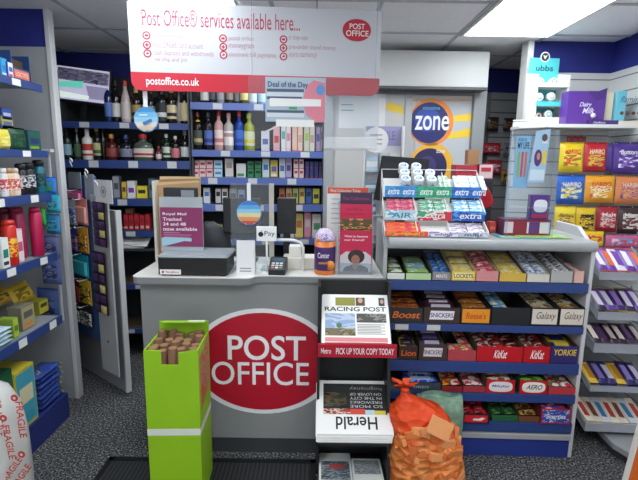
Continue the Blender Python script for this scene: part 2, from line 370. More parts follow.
for k in range(4):
    def blank(o, w, L, y): MB().rect(-w * .4, w * .4, L * .1, L * .8, y + .0004, mt('55555a', .6)).build('front_print', o)
    paper('newspaper', 'folded copy in the stack beneath the upside down broadsheet', -.17, a2 + .004 + .0085 * k, .078 - .003, b2 + .004 + .0085 * k, NS.X(317, 430, -.17) + R.uniform(-.004, .004), NS.X(393, 430, -.17) + R.uniform(-.004, .004), blank, 3, .0, 'copies under the broadsheet')
def local(o, w, L, y): MB().rect(-w * .45, w * .45, L * .1, L * .7, y, pr('5a6470 9aa4ac 3a3d42', 40)).rect(-w * .2, w * .3, L * .45, L * .6, y - .0004, mt('b45048', .6)).build('front_print', o)
paper('newspaper', 'dim grey magazine at the left of the bottom shelf of the black stand', -.168, a3, .078, b3, .02, NW * .5, local, 4)
paper('newspaper', 'folded white paper at the right of the bottom shelf of the black stand', -.165, a3, .02, a3 + (b3 - a3) * .75, NW * .52, NW - .03, lambda o, w, L, y: MB().rect(-w * .45, w * .45, L * .3, L * .9, y, pr('a8adb2 6a7076 c8ccd0', 60)).build('front_print', o), 8)
# ================================================================ hanging post office sign
q = at(129.5, 50, 2.2); HS = Frame(q.x, q.y, 0, math.radians(4.2))
sw = HS.X(380.5, 50); z0 = HS.Z(250, 93); z1 = HS.Z(250, 6); zr = HS.Z(250, 75)
t = thing('hanging_sign', 'large white and red services sign hanging over the counter on two wires', 'sign', HS.w(0, 0, z0), HS.yaw)
H = z1 - z0; r = .045
def arc(cx, cz, a0, a1, n=6): return [(cx + r * math.cos(a0 + (a1 - a0) * k / n), cz + r * math.sin(a0 + (a1 - a0) * k / n)) for k in range(n + 1)]
MB().prism(arc(r, r, PI, 1.5 * PI) + arc(sw - r, r, 1.5 * PI, 2 * PI) + [(sw, zr - z0), (0, zr - z0)], 0, .008, mt('c01a30', .35)).build('red_band', t)
MB().box(0, sw, 0, .008, zr - z0, H, mt('c2c4ca', .35)).build('white_board', t)
def hx(px, py, d=0): a = HS.hit(px, py, d); return a[0], a[1] - z0
def htext(mb, s, pa, pb, m, bold=0, y=-.001): a = hx(*pa); b = hx(*pb); mb.text(s, a[0], b[0], a[1], b[1], y, m, bold)
rd = mt('b02c4c', .5)
T = MB(); htext(T, 'Post Office® services available here...', (142, 25.5), (300, 14), rd, .0); T.build('heading', t)
T = MB(); htext(T, 'postoffice.co.uk', (146.5, 87), (199, 78), mt('f3e8ea', .5), .012); T.build('web_address', t)
tx = mt('b6929e', .6)
for s, a, b in (('postal services', (153, 38.5), (181, 33.5)), ('Post Office® card account', (153, 47.5), (203, 42.5)), ('cash deposits and withdrawals', (154, 56.5), (214, 51.5)), ('via chip and pin', (154.5, 62.5), (187, 57.5)), ('postal orders', (229, 41.5), (254, 36.5)), ('moneygram', (229, 49.5), (254, 44.5)), ('electronic bill payments', (229, 58), (276, 53)), ('e top-ups', (289, 41), (308, 36)), ('pre-order travel money', (289, 50.5), (336, 45.5)), ('euro currency', (289, 58.5), (317, 53.5))): T = MB(); htext(T, s, a, b, tx, .004); T.build('service_line', t)
for i, (px, py) in enumerate(((146.5, 35.5), (147, 45), (147.5, 53.5), (223, 38.5), (223.3, 47), (223.5, 55), (283.5, 39.5), (283.5, 48), (283.5, 56.5))):
    a = hx(px, py); T = MB(); T.disc(a[0], a[1], .0185, .0185, -.001, mt('a8243c', .5), 16); T.disc(a[0], a[1], .0125, .0125, -.0014, mt('d6c6cc', .5), 12)
    if i % 3 == 0: T.rect(a[0] - .008, a[0] + .008, a[1] - .005, a[1] + .005, -.0018, rd)
    elif i % 3 == 1: T.rect(a[0] - .003, a[0] + .003, a[1] - .009, a[1] + .009, -.0018, rd); T.rect(a[0] - .009, a[0] + .009, a[1] - .003, a[1] + .003, -.0019, rd)
    else: T.plate([(a[0] - .009, a[1] - .006), (a[0] + .009, a[1] - .002), (a[0] + .002, a[1] + .009)], -.0018, rd)
    T.build('service_icon', t)
a = hx(356.8, 30.3); rx = hx(371, 30)[0] - a[0]; rz = a[1] - hx(356.8, 41.5)[1]
e = MB().disc(a[0], a[1], rx, rz, -.001, mt('b9142e', .4), 36, 2.1).build('oval_emblem', t)
T = MB(); htext(T, 'POST', (349.5, 29), (365, 24), WHITE, .01, -.002); htext(T, 'OFFICE', (346, 36), (368.5, 31), WHITE, .01, -.002); T.build('lettering', e)
for px in (192, 317):
    x = hx(px, 8)[0]; MB().box(x - .002, x + .002, .002, .006, H, ZC - z0 - .005, mt('3a3b3e', .5)).build('hanging_wire', t)
def atx(px, py, X): d = ray(px, py); return EYE + d * (X / d.x)
# ================================================================ left hand shelving
LX, LB, LY0, LY1 = -1.555, -2.06, 1.35, 2.60
t = thing('shelving_unit', 'grey shelving unit with blue shelf edges along the left wall', 'shelving', (LX, LY0, 0))
def lrel(p): return p - Vector((LX, LY0, 0))
LSH = []
for (ya, yb) in ((82.5, 90), (150.5, 157.5), (195, 203.5), (261, 269.5), (333, 342.5)):
    za, zb = atx(30, ya, LX).z, atx(30, yb, LX).z; LSH.append(za)
    s = MB().box(LB - LX, -.004, 0, LY1 - LY0, za - .02, za - .004, mt('8f9397', .5)).build('shelf', t)
    MB().box(-.004, .008, 0, LY1 - LY0, zb, za + .002, BLUESTRIP).build('price_strip', s, bev=.002)
    for j in range(4): MB().box(.008, .0095, .16 + .27 * j + .03 * len(LSH), .225 + .27 * j + .03 * len(LSH), zb + .004, za - .003, mt('e4e4e0', .5)).build('price_ticket', s)
zp = .16
MB().box(LB - LX, -.0, 0, LY1 - LY0, 0, zp, mt('232f72', .5)).build('plinth', t)
MB().box(LB - LX - .03, LB - LX, 0, LY1 - LY0, 0, 2.1, mt('9da0a3', .5)).build('back_panel', t)
LSH.append(zp + .002)
# ================================================================ half-height gate with hanging packs
A = Vector((-1.93, 3.33)); B = Vector((-1.30, 2.85)); GA = Frame(A.x, A.y, 0, math.atan2(B.y - A.y, B.x - A.x)); GL = (B - A).length
zg = GA.Z(122, 212)
t = thing('counter_gate', 'tall grey half gate standing open between the left shelving and the counter', 'gate', (A.x, A.y, 0), GA.yaw)
MB().box(0, GL, 0, .03, .03, zg, mt('85878b', .5, 0, .04, 5)).build('gate_panel', t)
MB().box(GL - .004, GL + .012, -.004, .034, .03, zg + .004, mt('c6c7c6', .4)).build('edge_trim', t, bev=.003)
MB().box(-.02, .0, -.01, .04, .0, zg, mt('6d6f73', .5)).build('hinge_post', t)
# blue pegboard with hooks above it
x0, x1 = GA.X(64, 240, -.05), GA.X(97, 240, -.05); zt2, zb2 = GA.Z(90, 176, -.05), GA.Z(84, 333, -.05)
pg = thing('peg_rack', 'tall dark blue hook board full of small hanging packs behind the left shelving', 'rack', GA.w(x0, -.05, zb2), GA.yaw)
MB().box(0, x1 - x0, 0, .02, 0, zt2 - zb2, mt('3a5a8c', .5, 0, .1, 8)).build('hook_board', pg)
def gpack(name, label, px0, px1, py0, py1, d, mat, cat='pack', art=None, hook=True, grp=None):
    xa, xb = GA.X(px0, py0, d), GA.X(px1, py0, d); zc = GA.Z((px0 + px1) / 2, py1, d); zd = GA.Z((px0 + px1) / 2, py0, d)
    o = thing(name, label, cat, GA.w((xa + xb) / 2, d, zc), GA.yaw, grp); w = xb - xa; h = zd - zc
    MB().box(-w / 2, w / 2, 0, .004, 0, h, mat).build('backing_card', o)
    if art: MB().lathe([(1, 0), (.96, .6), (.6, 1)], art, 4, (0, 0, 0), 'y') if 0 else MB().hexa([(-w * .4, -.012, h * .1), (w * .4, -.012, h * .1), (w * .44, 0, h * .06), (-w * .44, 0, h * .06)], [(-w * .4, -.012, h * .66), (w * .4, -.012, h * .66), (w * .44, 0, h * .7), (-w * .44, 0, h * .7)], art).build('blister', o)
    if hook: MB().tube([(0, -d - .05 if 0 else .02, h + .002), (0, -.04, h - .004), (0, -.05, h + .008)], .003, mt('e8e8e8', .3)).build('hook', o)
    return o
GP = [('pink carded pack on the top row of the blue hook board', 68, 81, 190, 199, mt('d84a86'), mt('e88ab0')), ('white and blue carded pack on the hook board left of the salmon pack', 66, 75, 200, 224, mt('dfe6ee'), pr('3a78c8 e8eef4', 60)), ('salmon pink carded pack on the second row of the hook board', 75, 86, 199, 224, mt('e48a80'), mt('e9a59a')),
  ('deep blue carded pack on the third row of the hook board', 67, 77, 228, 251, mt('3c4aa0'), pr('384aa0 d06a90', 40)), ('amber and black carded pack on the third row of the hook board', 77, 87, 227, 252, mt('e09a28'), pr('e0a030 2a2420', 60)), ('teal carded pack on the hook board below the amber pack', 70, 87, 254, 275, mt('1f98a8'), mt('3ab4c0')),
  ('dark red carded pack on the lower hook board', 70, 79, 279, 301, mt('6e1a22'), mt('8a2a30')), ('yellow and black carded pack on the lower hook board beside the dark red pack', 79, 90, 280, 303, mt('d8b030'), pr('d8b030 1c1c1c', 60)), ('black and white carded pack at the bottom left of the hook board', 71, 79, 304, 322, mt('1c1c20'), pr('1c1c20 d8d8d8', 70)), ('black carded pack with white dots at the bottom right of the hook board', 80, 91, 306, 326, mt('222226'), pr('222226 c8c8c8', 60))]
for l, a, b, c, d, m, ar in GP: gpack('carded_pack', l, a, b, c, d, -.075, m, 'pack', ar)
for i, (a, b, c, d, l) in enumerate(((68, 80, 172, 188, 'clear empty bag hanging by a white hook from the top left of the hook board'), (84, 93, 174, 200, 'clear bag hanging from a white hook beside the long white strip'))):
    o = gpack('clear_bag', l, a, b, c, d, -.085, clear('d8dde2', .35, .25), 'bag', None, False)
    w = .02; MB().tube([(-.018, 0, .14), (-.022, -.012, .175), (-.005, -.015, .195), (.012, -.012, .185), (.012, -.01, .17)], .004, mt('f0f0f0', .35)).build('hanger_hook', o)
# long white strip board + card + clip strips
xs0, xs1 = GA.X(97, 290, -.09), GA.X(113, 290, -.09); zs0, zs1 = GA.Z(109, 372, -.09), GA.Z(104, 196, -.09)
o = thing('strip_board', 'long narrow off-white board hanging on the front of the grey gate', 'board', GA.w(xs0, -.09, zs0), GA.yaw)
MB().box(0, xs1 - xs0, 0, .012, 0, zs1 - zs0, mt('a8a8a8', .5)).build('board', o, bev=.002)
MB().lathe([(.008, 0), (.008, -.004), (0, -.005)], mt('3a3a3c'), 10, ((xs1 - xs0) / 2, 0, .22), 'y').build('screw', o)
MB().tube([((xs1 - xs0) * .4, .0, zs1 - zs0), ((xs1 - xs0) * .45, -.01, zs1 - zs0 + .07), ((xs1 - xs0) * .55, -.02, zs1 - zs0 + .09), ((xs1 - xs0) * .7, -.02, zs1 - zs0 + .075), ((xs1 - xs0) * .7, -.02, zs1 - zs0 + .06)], .005, mt('ececec', .35)).build('hanger_hook', o)
xa, xb, za, zb = GA.X(95, 190, -.11), GA.X(112, 190, -.11), GA.Z(103, 203, -.11), GA.Z(103, 180, -.11)
o = thing('picture_card', 'white card with a grey line drawing hung at the top of the long white strip', 'card', GA.w(xa, -.11, za), GA.yaw)
MB().box(0, xb - xa, 0, .003, 0, zb - za, mt('d4d4d4', .6)).build('card', o)
f = MB(); cx = (xb - xa) / 2; cz = (zb - za) / 2
for k in range(7):
    aa = k * 2 * PI / 7; f.tube([(cx + .028 * math.cos(aa), -.001, cz + .032 * math.sin(aa)), (cx + .028 * math.cos(aa + .8), -.001, cz + .032 * math.sin(aa + .8))], .0025, mt('6a6a6e'), 5)
f.disc(cx, cz, .014, .016, -.0012, mt('8a8a8e')); f.build('line_drawing', o)
for i, (p0, p1, y0, y1, n) in enumerate(((91, 103, 202, 246, 5), (91, 103, 252, 312, 6))):
    xa, xb = GA.X(p0, y0, -.12), GA.X(p1, y0, -.12); za, zb = GA.Z(97, y1, -.12), GA.Z(97, y0, -.12)
    o = thing('clip_strip', ['upper', 'lower'][i] + ' strip of dark purple and cream packets hanging on the white strip board', 'strip of packets', GA.w(xa, -.12, za), GA.yaw)
    MB().box(0, xb - xa, .008, .010, 0, zb - za, mt('24242c')).build('backing_strip', o)
    h = (zb - za) / n
    for k in range(n):
        for s in (0, 1): 
            w = (xb - xa) / 2; MB().pillow(h * .8, w * .9, .014, mt('3a2450' if s == 0 else ('c8b878' if (k + i) % 2 else '4a2c58'), .4), 4, 3, c=(0, 0, 0)).build('packet', o, loc=(w * (s + .5), 0, h * (k + .5)), rot=(0, PI / 2, 0))
# ================================================================ shelves behind the counter
q = at(60, 163, 3.42); BK = Frame(q.x, q.y, 0, math.radians(5.5))
XM = BK.X(190.5, 150); XE = BK.X(324, 150)
dk = mt('26282d', .6)
def back_unit(name, label, x0, x1, zs, top):
    t = thing(name, label, 'shelving', BK.w(x0, 0, 0), BK.yaw); w = x1 - x0
    MB().box(0, w, .30, .32, 0, top, dk).build('back_panel', t)
    for xx in (0, w - .012): MB().box(xx, xx + .012, .02, .30, 0, top, mt('3c3f45', .5)).build('side_panel', t)
    for za, zb in zs:
        s = MB().box(.012, w - .012, .004, .30, za - .018, za - .002, mt('4a4e58', .5)).build('shelf', t)
        for q_ in range(3): MB().box(w * (.12 + .3 * q_ + .05 * (len(t.children) % 3)), w * (.12 + .3 * q_ + .05 * (len(t.children) % 3)) + .07, -.0095, -.008, zb + .006, za - .003, mt('c9cbcc', .5)).build('price_ticket', s)
        MB().box(.004, w - .004, -.008, .004, zb, za + .002, BLUESTRIP if x0 < XM - .1 else mt('566cae', .4)).build('price_strip', s, bev=.002)  # middle unit's strips are paler: their reflected light is put into the colour
    return t
LZ = [(BK.Z(125, a), BK.Z(125, b)) for a, b in ((122.5, 129), (160.5, 168.5), (199, 206), (231, 237))] + [(.62, .58), (.25, .21)]
MZ = [(BK.Z(257, a), BK.Z(257, b)) for a, b in ((104, 111), (151, 157.5), (178, 185), (204.5, 211.5), (239, 245))] + [(.55, .5), (.2, .15)]
back_unit('shelving_unit', 'blue edged drinks shelves behind the counter at the back left', 0, XM - .004, LZ, BK.Z(125, 78, .3))
back_unit('shelving_unit', 'blue edged shelves of spirits and small boxes behind the middle of the counter', XM + .004, XE, MZ, BK.Z(257, 70, .3))
# ================================================================ white sliding doors and shutter box
GT = Frame(0, 3.62, 0, math.radians(1.0))
zt3 = GT.Z(430, 89); 
def gx(px, d=0): return GT.X(px, 130, d)
t = thing('tobacco_cabinet', 'tall cabinet with white sliding doors and a pale shutter box above it', 'cabinet', GT.w(0, 0, 0), GT.yaw)
MB().box(gx(324), gx(333), -.03, .2, 0, GT.Z(328, 84), mt('a8acae', .4)).build('end_post', t)
MB().box(gx(471), gx(483), -.03, .2, 0, zt3, mt('8f9395', .4)).build('end_post', t)
d1 = MB().box(gx(333), gx(409), 0, .02, .0, zt3 - .0, mt('c8c8c5', .5)).build('sliding_door', t)
MB().box(gx(404), gx(411), -.012, 0, 0, zt3 - .01, mt('b4b7b8', .4)).build('door_stile', d1)
d2 = MB().box(gx(411), gx(475), .02, .04, 0, zt3, mt('cfcfcb', .5)).build('sliding_door', t)
MB().box(gx(333), gx(475), .04, .25, 0, zt3, mt('55585c', .6)).build('cabinet_body', t)
MB().box(gx(333), gx(475), -.02, .05, GT.Z(430, 95), zt3, mt('707377', .5)).build('top_track', t)
zb0, zb1 = GT.Z(430, 86.5, -.16), GT.Z(430, 50.5, -.16)
MB().box(GT.X(325, 70, -.16), GT.X(489, 70, -.16), -.16, .22, zb0, min(zb1, ZC - .015), mt('b9bbb9', .5, 0, .05, 3)).build('shutter_box', t, bev=.004)
MB().box(GT.X(325, 70, -.16), GT.X(489, 70, -.16), -.163, .1, zb0 - .018, zb0, mt('4a4d50', .5)).build('shutter_slot', t)
# poster
def zr(px, py, d=-.003): a = GT.hit(px, py, d); return a
a, b = zr(411.5, 196, .017), zr(473, 99, .017)
po = thing('poster', 'grey, orange and yellow poster with two dark blue discs on the cabinet door', 'poster', GT.w(a[0], .0165, a[1]), GT.yaw)
pw, ph = b[0] - a[0], b[1] - a[1]
def pz(px, py): q = GT.hit(px, py, .0165); return q[0] - a[0], q[1] - a[1]
MB().box(0, pw, 0, .002, 0, ph, mt('bfc2c6', .5)).build('sheet', po)
yl = mt('f2cf3e', .5)
f = MB(); f.plate([pz(444, 117), pz(473, 113), pz(473, 121), pz(449, 122)], -.0006, yl); f.build('yellow_ray', po)
f = MB(); f.plate([pz(444, 139), pz(450, 133), pz(473, 127), pz(473, 137)], -.0006, yl); f.build('yellow_ray', po)
MB().plate([pz(412, 196), pz(426, 170), pz(447, 170), pz(456, 196)], -.0005, mt('c9cbce', .5)).build('pale_ray', po)
MB().plate([pz(412, 101), pz(470, 101), pz(470, 99.3), pz(412, 99.3)], -.0006, mt('e8a060')).build('orange_edge', po)
def ring(name, cx, cy, r0, r1, ry, mo, mi):
    p = pz(cx, cy); rx = pz(cx + r1, cy)[0] - p[0]; rx0 = pz(cx + r0, cy)[0] - p[0]
    o = MB().disc(p[0], p[1], rx, rx * ry, -.001, mo, 40).build(name, po); MB().disc(p[0] - .014, p[1] - .004, rx0, rx0 * ry, -.0016, mi, 40).build('blue_disc', o); return o, p
navy = mt('22296e', .5); blu = mt('2c4aa8', .5)
o, p = ring('orange_ring', 431, 122.5, 19.5, 22.5, 1.02, mt('f0913a', .5), navy)
MB().disc(p[0] - .03, p[1] + .02, .10, .09, -.0019, blu, 30).build('blue_glow', o)
T = MB(); u = pz(414.5, 130); v = pz(449.5, 116); T.text('zone', u[0], v[0], u[1], v[1], -.0026, mt('f2f3f8'), .03); T.build('lettering', o)
T = MB(); u = pz(423, 109.5); v = pz(440, 106.5); T.text('nicotine', u[0], v[0], u[1], v[1], -.0026, mt('5ac0d0'), .0); T.build('small_lettering', o)
o, p = ring('yellow_ring', 431, 166, 17.5, 22, 1.02, mt('f4b93a', .5), mt('2a2456', .5))
MB().disc(p[0] - .03, p[1], .07, .08, -.0019, mt('443a78'), 30).build('purple_glow', o)
T = MB(); u = pz(436, 153); v = pz(445, 150); T.text('zone', u[0], v[0], u[1], v[1], -.0026, mt('e8e8f0'), .02); T.build('lettering', o)
# notice sheet and yellow strip on the left door
a, b = zr(338.5, 128), zr(386, 94)
o = thing('notice_sheet', 'white notice sheet taped to the left sliding door below the red sign', 'notice', GT.w(a[0], -.003, a[1]), GT.yaw)
MB().box(0, b[0] - a[0], 0, .002, 0, b[1] - a[1], mt('e6e7e8', .6)).build('sheet', o)
T = MB(); w = b[0] - a[0]; h = b[1] - a[1]
T.rect(w * .05, w * .30, h * .66, h * .69, -.0006, mt('7aa8b8')).rect(w * .05, w * .32, h * .50, h * .53, -.0006, mt('7aa8b8')); T.build('print_line', o)
a, b = zr(386.5, 114), zr(403.5, 102)
o = MB().plate([(0, .03), (b[0] - a[0], 0), (b[0] - a[0], b[1] - a[1] - .03), (0, b[1] - a[1])], 0, yl).build('sticker', loc=GT.w(a[0], -.002, a[1]), yaw=GT.yaw); tag(o, 'yellow band sticker on the white door left of the big poster', 'sticker')
# ================================================================ right hand bay
RB = Frame(0, 2.62, 0, math.radians(-3))
t = thing('shelving_unit', 'white shelving bay of sweets at the right with a slatted back', 'shelving', RB.w(RB.X(590, 400), 0, 0), RB.yaw)
rx0 = RB.X(590, 400); RW = 2.02 - rx0 - .02
zsf = RB.Z(575, 124, .36); xs = RB.X(519, 128, .5) - rx0
MB().prism_z([(xs, .66), (xs, .5), (RB.X(548, 124, .36) - rx0, .36), (RW - .045, .36), (RW - .045, .66)], zsf - .022, zsf, mt('d9d9d6', .45)).build('top_shelf', t, bev=.002)
f = RB.hit(608, 471, -.52)
base = [(.0, .25), (.0, -.26), (.10, -.48), (RW, -.48), (RW, .25)]
MB().prism_z(base, .05, .085, mt('9a9da0', .4)).build('base_deck', t, bev=.004)
MB().prism_z([(x + (.02 if x < .2 else 0), y + (.03 if y < 0 else 0)) for x, y in base], 0, .05, mt('3a3c40', .6)).build('base_kick', t)
MB().box(xs + .02, RW - .05, .66, .68, .085, zsf + .05, banded('slat_panel', 'cfd1d2', '7b7e81', 2, .09, .008)).build('back_panel', t)
RBT = t
# ================================================================ generic goods
def glass(c): return mt(c, .08)
SHAPES = {
 'wine': ([(.9, 0), (1, .02), (1, .58), (.85, .66), (.38, .76), (.34, .80), (.34, .9)], (.14, .46), (.34, .86, 1.0)),
 'spirit': ([(.92, 0), (1, .02), (1, .62), (.92, .68), (.45, .76), (.38, .80), (.38, .88)], (.14, .52), (.42, .86, 1.0)),
 'squat': ([(.9, 0), (1, .03), (1.0, .5), (.92, .62), (.4, .72), (.34, .76), (.34, .85)], (.14, .46), (.4, .83, 1.0)),
 'taper': ([(.95, 0), (1, .02), (.98, .4), (.9, .58), (.5, .74), (.4, .8), (.38, .9)], (.1, .5), (.42, .87, 1.0)),
 'fat': ([(.94, 0), (1, .02), (1, .66), (.9, .74), (.5, .78), (.42, .8), (.42, .86)], (.1, .62), (.5, .85, 1.0))}
def bottle(fr, label, px, d, z, pyt, wpx, shape, gl, lb, cp, grp=None, band=None, sq=1.0, txt=None, text_m=None):
    x = fr.X(px, pyt, d); h = max(.05, fr.Z(px, pyt, d) - z); r = (fr.X(px + wpx / 2, pyt, d) - fr.X(px - wpx / 2, pyt, d)) / 2
    if r > .05: sq = .55
    prof, (l0, l1), (cr, c0, c1) = SHAPES[shape]; n = 8 if sq != 1.0 else 14
    o = thing('bottle', label, 'bottle', fr.w(x, d, z), fr.yaw, grp)
    MB().lathe([(a * r, b * h) for a, b in prof], glass(gl), 14, sy=sq).build('body', o)
    MB().lathe([(cr * r, c0 * h), (cr * r * 1.04, c0 * h + .002), (cr * r * 1.0, c1 * h - .003), (cr * r * .9, c1 * h)], mt(cp, .4), 12).build('cap', o)
    if lb:
        lc = lb.split(); f = MB().lathe([(r * 1.012, l0 * h), (r * 1.015, l0 * h + .001), (r * 1.015, l1 * h - .001), (r * 1.012, l1 * h)], mt(lc[0], .6), 14, sy=sq).build('front_label', o)
        for j_, c_ in enumerate(lc[1:]):
            u0 = l0 + (l1 - l0) * (.18 + .42 * j_); u1 = u0 + (l1 - l0) * .26
            MB().lathe([(r * 1.017, u0 * h), (r * 1.02, u0 * h + .001), (r * 1.02, u1 * h - .001), (r * 1.017, u1 * h)], mt(c_, .6), 14, sy=sq).build('label_band', f)
    if band: MB().lathe([(r * .5, .73 * h), (r * .52, .74 * h), (r * .50, .78 * h), (r * .44, .79 * h)], mt(band, .5), 12).build('neck_label', o)
    return o
def carton(fr, label, px0, px1, pyt, d, z, side, front, depth=.06, name='carton', cat='box', grp=None, band=None, txt=None, tm=None, pyb=None, lid=None, yaw=0, gap=.0015):
    pc = (px0 + px1) / 2; x0, x1 = fr.X(px0, pyt, d) + gap, fr.X(px1, pyt, d) - gap; h = max(.012, fr.Z(pc, pyt, d) - z); w = x1 - x0
    o = thing(name, label, cat, fr.w((x0 + x1) / 2, d, z), fr.yaw + yaw, grp)
    depth = min(depth, .24); MB().box(-w / 2, w / 2, 0, depth, 0, h, mt(side, .45) if isinstance(side, str) else side).build('box_body', o, bev=.0015)
    f = MB().rect(-w * .46, w * .46, h * .05, h * .95, -.0008, mt(front.split()[0], .45) if isinstance(front, str) and ' ' in front else (mt(front, .45) if isinstance(front, str) else front)).build('front_panel', o)
    if isinstance(front, str) and ' ' in front:
        for j_, c_ in enumerate(front.split()[1:]):
            v = (int(px0 * 7 + j_ * 3) % 3) * .07; a_, b_, z0_c, z1_c = ((-.34, .34, .34 + v, .62 + v), (-.40, .30, .10, .22 + v * .5), (-.2, .4, .78, .88))[j_ % 3]
            MB().rect(w * a_, w * b_, h * z0_c, h * z1_c, -.0012, mt(c_, .45)).build('front_print', f)
    if band:
        b = MB().rect(-w * .46, w * .46, h * band[0], h * band[1], -.0013, mt(band[2], .45))
        if txt: b.text(txt, -w * .38, w * .38, h * (band[0] + .2 * (band[1] - band[0])), h * (band[0] + .8 * (band[1] - band[0])), -.0018, mt(tm or 'ffffff', .5), .01)
        b.build('front_band', f)
    return o
def can(fr, label, px, wpx, pyt, d, z, body, cap, art=None, name='spray_can', cat='spray can', grp=None, capf=.18):
    x = fr.X(px, pyt, d); h = fr.Z(px, pyt, d) - z; r = abs(fr.X(px + wpx / 2, pyt, d) - fr.X(px - wpx / 2, pyt, d)) / 2
    r = min(r, .033)
    o = thing(name, label, cat, fr.w(x, d, z), fr.yaw, grp)
    MB().lathe([(r * .94, 0), (r, .004), (r, h * (1 - capf) - .012), (r * .8, h * (1 - capf))], mt(body, .3), 14).build('can_body', o)
    MB().lathe([(r * .86, h * (1 - capf)), (r * .88, h * .96), (r * .7, h)], mt(cap, .35), 14).build('cap', o)
    if art: MB().lathe([(r * 1.01, h * .2), (r * 1.015, h * .21), (r * 1.015, h * .6), (r * 1.01, h * .61)], pr(art, 45), 14).build('printed_sleeve', o)
    return o
def pouch(fr, label, px0, px1, py0, py1, d, mat, art=None, name='sweet_bag', cat='bag', grp=None, t=.035, txt=None, tm='ffffff', tilt=-.08, dyaw=0, tz=(.55, .75), hang=False, top=None):
    xa, xb = fr.X(px0, py1, d), fr.X(px1, py1, d); zc, zd = fr.Z((px0 + px1) / 2, py1, d), fr.Z((px0 + px1) / 2, py0, d); w = abs(xb - xa); h = zd - zc
    o = thing(name, label, cat, fr.w((xa + xb) / 2, d, zc), rot=(tilt, 0, fr.yaw + dyaw), group=grp)
    m = MB(); m.M = Matrix.Translation((0, 0, h / 2)) @ Matrix.Rotation(PI / 2, 4, 'Y'); m.pillow(h, w, t, mat, 6, 6, endm=top or mat); m.build('pouch', o)
    def bulge(u, q): 
        k = max(0, 1 - (abs(u) / .9) ** 4) * max(0, 1 - q ** 4); return -t / 2 * k ** .5 - .0015
    if art:
        f = MB(); n = 4; vs = []; 
        for i in range(n + 1):
            for j in range(n + 1):
                q = -.72 + 1.44 * i / n; u = -.62 + 1.05 * j / n; vs.append((q * w / 2, bulge(u, q), h / 2 + u * h / 2))
        f.add(vs, [(i * (n + 1) + j, (i + 1) * (n + 1) + j, (i + 1) * (n + 1) + j + 1, i * (n + 1) + j + 1) for i in range(n) for j in range(n)], art); f.build('front_print', o)
    if txt:
        T = MB(); T.text(txt, -w * .32, w * .32, h * (tz[0] + .06), h * tz[1], -t / 2 - .004, mt(tm, .4), .03); T.build('lettering', o)
    if hang: MB().tube([(0, .12, h * .97), (0, 0, h * .955), (0, -.02, h * .97)], .003, CHROME).build('peg', o)
    return o
# ================================================================ bottles behind the counter
zA, zB_, zC_, zD_ = LZ[0][0], LZ[1][0], LZ[2][0], LZ[3][0]
for a in [
 ('navy wine bottle with a pale blue label, first bottle right of the screen', 107, 79, 8.5, 'wine', '1c2a5c', '5a7cc0', '24408c'),
 ('dark wine bottle with a white label beside the navy bottle on the top drinks shelf', 114.5, 80, 8.5, 'wine', '1a1512', 'd8d6d2', '2a1a1c'),
 ('coral pink topped frosted bottle on the top drinks shelf', 124.5, 81, 10, 'taper', 'c8b8b4', 'd4c8c4', 'd0483c'),
 ('dark bottle with a gold and black label, just left of the round hanging disc', 135.5, 88, 10, 'spirit', '20180e', 'a88a48 1a1410', 'c8a050'),
 ('dark brown bottle behind the round hanging disc', 150, 90, 9, 'spirit', '1e1a18', '7c94a0', '15110f'),
 ('squarish black bottle with white lettering on the top drinks shelf', 161, 90, 11.5, 'fat', '17191b', '2a2c2e d0d0cc', '101010'),
 ('dark bottle with a cream label and gold neck on the top drinks shelf', 171, 88, 10.5, 'spirit', '1c1610', 'd8c8a0 201810', 'b08a3c'),
 ('slim clear bottle on the top drinks shelf beside the cream label', 178.5, 90, 6, 'taper', '6a6c68', '8c8c84', '3c3c3c'),
 ('dark bottle with a square tan label at the right end of the top drinks shelf', 184, 90, 10, 'fat', '1a1410', 'c8b890', '2a2018')]: bottle(BK, a[0], a[1], .07, zA, a[2], a[3], *a[4:])
for a in [
 ('dark green pale labelled bottle at the left end of the second drinks shelf', 65.5, 126, 9, 'wine', '1d2a22', '8cb0c0', '2a2a28'),
 ('slim dark green bottle second along the second drinks shelf', 76, 128, 7, 'taper', '24382a', '4a6a4c', '8a8a70'),
 ('white bottle with a red and orange label on the second drinks shelf', 86.5, 129, 11, 'spirit', 'e6e4e0', 'c03a2a e8e4dc', 'e8e4e0'),
 ('black necked bottle with a green and gold label on the second drinks shelf', 96, 127, 9, 'spirit', '1e201a', 'b8b880 3a5a2c', 'c8b070'),
 ('dark tall bottle behind the green and gold label', 102, 126, 6, 'wine', '16140f', None, '18140f'),
 ('squat red brown bottle with an orange cap on the second drinks shelf', 111, 134, 12, 'squat', '4c1c18', '8a3c38', 'd08a3a'),
 ('squat dark bottle with a blue neck on the second drinks shelf', 125.5, 135, 13, 'squat', '191a24', '787a90', '2c3c80'),
 ('wide clear bottle with red cap and red and white label on second drinks shelf', 142.5, 134, 20, 'squat', '4e5c50', 'd8d0c4 b02a30', 'c43040'),
 ('small red and white bottle on the second drinks shelf', 158.5, 146, 6, 'squat', '6a3038', 'd8c8c4', 'a03a3a'),
 ('dark green bottle with a white cap on the second drinks shelf', 166, 134, 8, 'spirit', '14301e', 'c8d0c4 1c4a2c', 'd8d8d4'),
 ('dark bottle with a pink and red label on the second drinks shelf', 175, 136, 8.5, 'spirit', '1f1614', 'c47078', 'e0dcd6'),
 ('black long necked bottle with white oval label, last on second drinks shelf', 184.5, 130, 9, 'squat', '15181a', 'c4ccca', 'a8b0b0')]: bottle(BK, a[0], a[1], .07, zB_, a[2], a[3], *a[4:])
